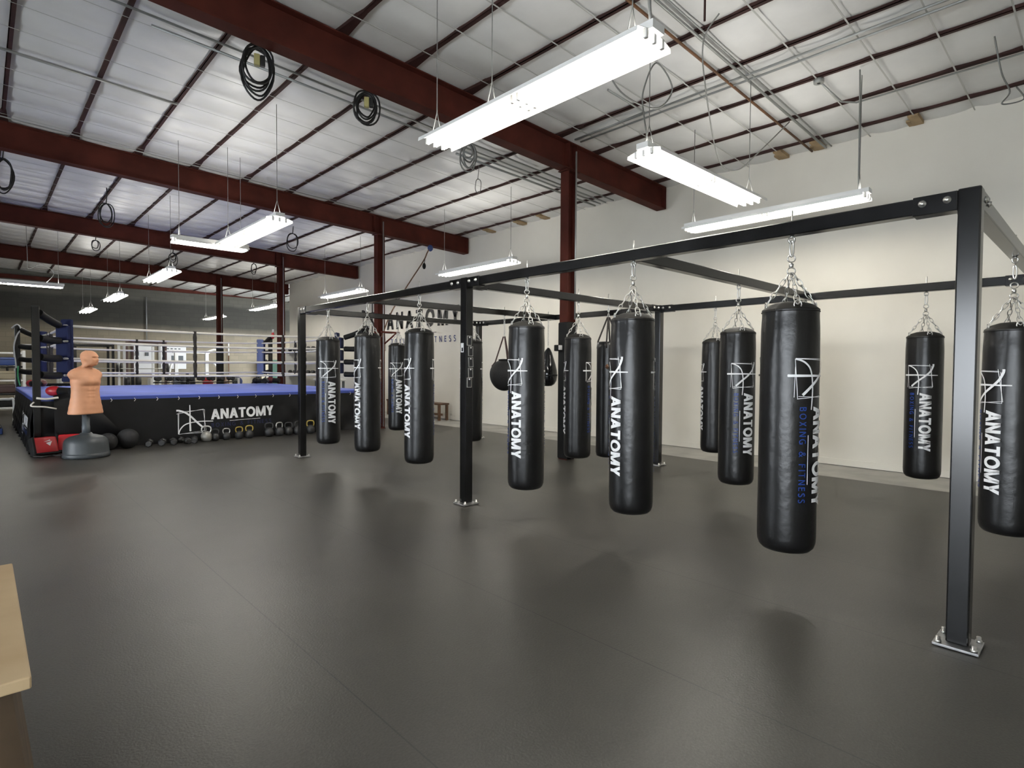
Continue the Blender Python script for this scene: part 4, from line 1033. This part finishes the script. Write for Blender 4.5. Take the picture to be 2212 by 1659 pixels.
# shoe / dumbbell shelving along the white wall
dumbbell_rack((9.3, 21.6, 0), pi / 2, 'white-ended black shelving against the white wall past the ring', 2.9, 3, h=2.2)
Rw = random.Random(3); pos = ['lowest', 'middle', 'top']
for k in range(3):
    z = .25 + k * .9 + .02 + .056 * 1.5
    for j in range(6):
        y = 20.5 + j * .43
        dumbbell(9.25, y, z, 0.05 * Rw.random(), 'black dumbbell on the %s shelf by the white wall, %s along it' % (pos[k], ordinal(6 - j)), 1.5, 'chrome', 'dumbbells on the wall shelving')
t = thing('storage_cabinet', 'white box cabinet with dark slots beyond the ring, by the white wall', 'cabinet', (9.25, 18.9, 0))
mb = MB(); mb.rbox((0, 0, .86), (.8, 1.3, 1.72), .01); mb.obj('cabinet_body', 'paper', t)
for k in range(3): mb = MB(); mb.rbox((-.405, -.4 + .4 * k, 1.5), (.02, .16, .2), .003); mb.obj('dark_slot', 'greytube', t)
t = thing('low_table', 'white-topped table standing beyond the ring near the wall shelving', 'table', (8.2, 17.3, 0))
mb = MB(); mb.rbox((0, 0, 1.06), (.7, .9, .07), .02); mb.obj('tabletop', 'whitepaint', t)
for sx in (-.28, .28):
    for sy in (-.38, .38): mb = MB(); mb.rbox((sx, sy, .51), (.06, .06, 1.02), .004); mb.obj('leg', 'greytube', t)
t = thing('storage_bin', 'grey plastic bin under the white-topped table beyond the ring', 'bin', (8.2, 17.3, 0))
mb = MB(); mb.lathe([(.20, .003), (.25, .7), (.265, .7), (.265, .73), (.2, .73)], 4); mb.obj('bin_body', 'greyplastic', t)
t = thing('medicine_ball', 'red medicine ball resting by the white shelving end', 'medicine ball', (9.1, 23.4, 1.55)); 
mb = MB(); mb.ball((0, 0, 0), .17, 20, 14); mb.obj('ball', 'red', t)
t = thing('wall_shelf_stand', 'narrow black stand carrying the red ball at the shelving end', 'stand', (9.1, 23.4, 0))
mb = MB(); mb.rbox((0, 0, .7), (.3, .3, 1.36), .01); mb.obj('column_body', 'blacksteel', t)
# machines by the far corner
def elliptical(loc, rz, label):
    t = thing('elliptical_trainer', label, 'exercise machine', loc, rz)
    mb = MB(); mb.rbox((0, 0, .12), (.5, 1.6, .2), .05, seg=3); mb.obj('base', 'blackfoam', t)
    mb = MB(); mb.lathe([(.02, -.09), (.35, -.09), (.38, 0), (.35, .09), (.02, .09)], 28, c=(0, .45, .5), R=Matrix.Rotation(pi / 2, 3, 'Y')); mb.obj('flywheel', 'blackfoam', t)
    mb = MB(); mb.tube(catmull([(0, .45, .5), (0, .35, 1.1), (0, .2, 1.6)], 6), .05, 8); mb.obj('mast', 'blacksteel', t)
    mb = MB(); mb.rbox((0, .15, 1.68), (.4, .08, .28), .03, rot=Matrix.Rotation(.5, 3, 'X')); mb.obj('console', 'screen', t)
    for s in (-1, 1):
        mb = MB(); mb.tube(catmull([(s * .26, .4, .4), (s * .3, .25, 1.0), (s * .3, -.05, 1.5), (s * .26, -.2, 1.75)], 6), .025, 8); mb.obj('arm_lever', 'blacksteel', t)
        mb = MB(); mb.rbox((s * .2, -.4, .35), (.16, .4, .05), .02); mb.obj('pedal', 'iron', t)
elliptical((10.1, 28.2, 0), .5, 'black elliptical machine beside the far blue corner pad')
elliptical((11.6, 28.9, 0), .2, 'black elliptical machine between the green panels and the white wall end')
for i, (x, m, lab) in enumerate(((10.7, 'tan', 'tan upright locker panel beyond the far ring corner'), (11.15, 'green', 'dark green upright locker beside the tan one'), (12.3, 'green', 'dark green upright locker next to the end of the white wall'), (11.75, 'tan', 'tan upright locker between two dark green lockers'))):
    t = thing('locker', lab, 'locker', (x, 30.1, 0)); mb = MB(); mb.rbox((0, 0, .9), (.42, .5, 1.8), .01); mb.obj('locker_body', m, t)
    mb = MB(); mb.rbox((0, -.255, .92), (.37, .015, 1.66), .004); d = mb.obj('door', m, t); mb = MB(); mb.rbox((.12, -.27, .95), (.02, .02, .12), .004); mb.obj('handle', 'chrome', d)
t = thing('wall_pipe', 'thin upright white-topped pipe on the bare block wall beyond the ring', 'pipe', (9.1, 30.4, 0))
mb = MB(); mb.tube([(0, 0, .02), (0, 0, 2.0)], .03, 8); mb.obj('lower_pipe', 'brownwood', t); mb = MB(); mb.tube([(0, 0, 2.0), (0, 0, 2.6)], .03, 8); mb.obj('upper_pipe', 'paper', t)
t = thing('wall_conduit', 'thin pale conduit rising up the dark block wall toward the roof', 'conduit', (5.62, 30.45, 0))
mb = MB(); mb.tube([(0, 0, 2.6), (0, 0, 4.6)], .02, 8); mb.obj('riser', 'galv', t)
# low things on the far floor
def plate_tree(loc, label):
    t = thing('weight_plate_tree', label, 'plate rack', loc); mb = MB(); mb.rbox((0, 0, .6), (.1, .1, 1.2), .008); mb.rbox((0, 0, .03), (.7, .6, .05), .008); mb.obj('stand', 'blacksteel', t)
    R = Matrix.Rotation(pi / 2, 3, 'Y')
    for z in (.35, .85):
        for s in (-1, 1):
            mb = MB(); mb.lathe([(.02, .1 * s), (.21, .1 * s), (.22, .12 * s), (.22, .24 * s), (.02, .25 * s)], 24, c=(0, 0, z), R=R); mb.obj('weight_plate', 'iron', t)
plate_tree((4.15, 25.0, 0), 'black plate stand loaded with round weights, beyond the ring ropes')
plate_tree((6.1, 25.6, 0), 'second black plate stand with round weights, before the cable machine')
dumbbell_rack((5.9, 23.6, 0), 0, 'low white-ended rack of heavy dumbbells just beyond the ring canvas', 2.9, 2, h=1.02)
for j in range(8): dumbbell(4.68 + j * .35, 23.6, .90 + .017 + .056 * 1.7, pi / 2 + .03 * (j % 3 - 1), 'heavy black dumbbell on the low rack beyond the canvas, %s along the row' % ordinal(j + 1), 1.7, 'chrome', 'dumbbells on the low rack')
for x, y, m, r, lab in ((6.75, 25.2, 'red', .2, 'red exercise ball on the far floor before the cable machine'), (7.35, 25.4, 'brownwood', .22, 'brown leather ball on the far floor beside the red one'), (8.0, 25.6, 'navy', .2, 'dark blue ball on the far floor beyond the ring spacer')):
    t = thing('stacked_ball', lab, 'ball', (x, y, 0)); mb = MB(); mb.ball((0, 0, .82), r, 20, 14); mb.obj('ball', m, t)
    mb = MB(); mb.lathe([(.2, .003), (.16, .04), (.05, .08), (.05, .56), (.14, .62), (.15, .66)], 16); mb.obj('ball_stand', 'greytube', t)
# the far-side clutter by the picture edge
t = thing('storage_rack', 'tall black and white storage rack beyond the ring at the picture edge', 'rack', (.22, 22.3, 0))
for x in (-.75, .75):
    for y in (-.25, .25): mb = MB(); mb.rbox((x, y, .95), (.07, .07, 1.9), .005); mb.obj('upright', 'whitepaint', t)
for k in range(5): mb = MB(); mb.rbox((0, 0, .22 + .4 * k), (1.55, .52, .05), .006); mb.obj('shelf', 'blacksteel' if k % 2 else 'whitepaint', t)
for k, (z, m, lab) in enumerate(((.27, 'blackfoam', 'black'), (.67, 'brownsteel', 'brown'), (1.07, 'tan', 'tan'), (1.47, 'bluevinyl', 'blue'))):
    for j, x in enumerate((-.38, .36)):
        t = thing('storage_bin', '%s bin on the tall rack at the picture edge, %s of its shelf' % (lab, ('outer', 'inner')[j]), 'bin', (.22 + x, 22.3, z - .022)); mb = MB(); mb.rbox((0, 0, .13), (.55, .4, .24), .03, seg=3); mb.obj('bin_body', m, t)
        mb = MB(); mb.rbox((0, -.2, .2), (.5, .03, .03), .006); mb.obj('bin_lip', m, t)
t = thing('hurdle_frame', 'pale bent tube stand on the floor beside the ring at the picture edge', 'stand', (.42, 18.9, 0))
mb = MB(); mb.tube(catmull([(-.15, 0, .01), (-.15, 0, 1.1), (-.1, 0, 1.2)], 5), .03, 8); mb.tube(catmull([(-.15, 0, .62), (.1, 0, .62), (.2, 0, .58), (.2, 0, .01)], 5), .03, 8); mb.obj('bent_tube', 'whitepaint', t)
t = thing('plyo_step', 'low blue step platform on the floor at the picture edge', 'step', (.1, 16.6, 0))
mb = MB(); mb.rbox((0, 0, .07), (.5, .9, .13), .02); mb.obj('step_body', 'bluevinyl', t); mb = MB(); mb.rbox((0, 0, .145), (.46, .86, .02), .005); mb.obj('tread', 'blackfoam', t)
# sign panel reading part of a word
t = thing('treadmill', 'black treadmill with white lettering on its front panel, beyond the ring corner', 'treadmill', (1.6, 21.6, 0))
mb = MB(); mb.rbox((0, 0, .16), (.85, 1.8, .24), .03); mb.obj('deck', 'blackfoam', t)
mb = MB(); mb.rbox((0, -.85, .78), (1.0, .1, .36), .02); fp = mb.obj('front_panel', 'blacksteel', t)
for s in (-1, 1): mb = MB(); mb.tube([(s * .44, -.75, .2), (s * .44, -.85, 1.15)], .035, 8); mb.obj('upright', 'whitepaint', t)
me = print_mesh('printed_lettering', lambda x, y: Vector((x, -.905, y)), ['printw'], wrap=False, polys=[(p, 0) for p in text_polys('AMOR', -.42, .70, .18, .66, .2)]); link('printed_lettering', me, fp)
mb = MB(); mb.rbox((0, -.8, 1.2), (.95, .2, .1), .03); mb.obj('console', 'blackfoam', t)

# ------------------------------------------------------------------ light and camera
w = bpy.data.worlds.new('daylight'); SC.world = w; w.use_nodes = True
bg = w.node_tree.nodes['Background']; bg.inputs['Color'].default_value = (.88, .94, 1.0, 1); bg.inputs['Strength'].default_value = 15.

f, yaw, pitch, roll = 1228.65, -.7529, .029, .0062
fw = Vector((-sin(yaw), cos(yaw), 0)); rt = Vector((cos(yaw), sin(yaw), 0))
F = fw * cos(pitch) + Vector((0, 0, -sin(pitch))); U = rt.cross(F)
Rr = rt * cos(roll) + U * sin(roll); Uu = Rr.cross(F)
cam = bpy.data.cameras.new('camera'); co = bpy.data.objects.new('camera', cam); COL.objects.link(co)
mw = Matrix((Rr, Uu, -F)).transposed().to_4x4(); mw.translation = (0, 0, 1.49); co.matrix_world = mw
cam.sensor_fit = 'HORIZONTAL'; cam.sensor_width = 36; cam.lens = 36 * f / 2212; cam.clip_start = .05; cam.clip_end = 200
SC.camera = co
SC.view_settings.view_transform = 'Standard'; SC.view_settings.look = 'None'; SC.view_settings.exposure = 0
SC.cycles.use_denoising = True; SC.cycles.max_bounces = 5; SC.cycles.diffuse_bounces = 3; SC.cycles.glossy_bounces = 2; SC.cycles.adaptive_threshold = .12; SC.cycles.adaptive_min_samples = 16; SC.cycles.sample_clamp_indirect = 6
SC.cycles.caustics_reflective = False; SC.cycles.caustics_refractive = False
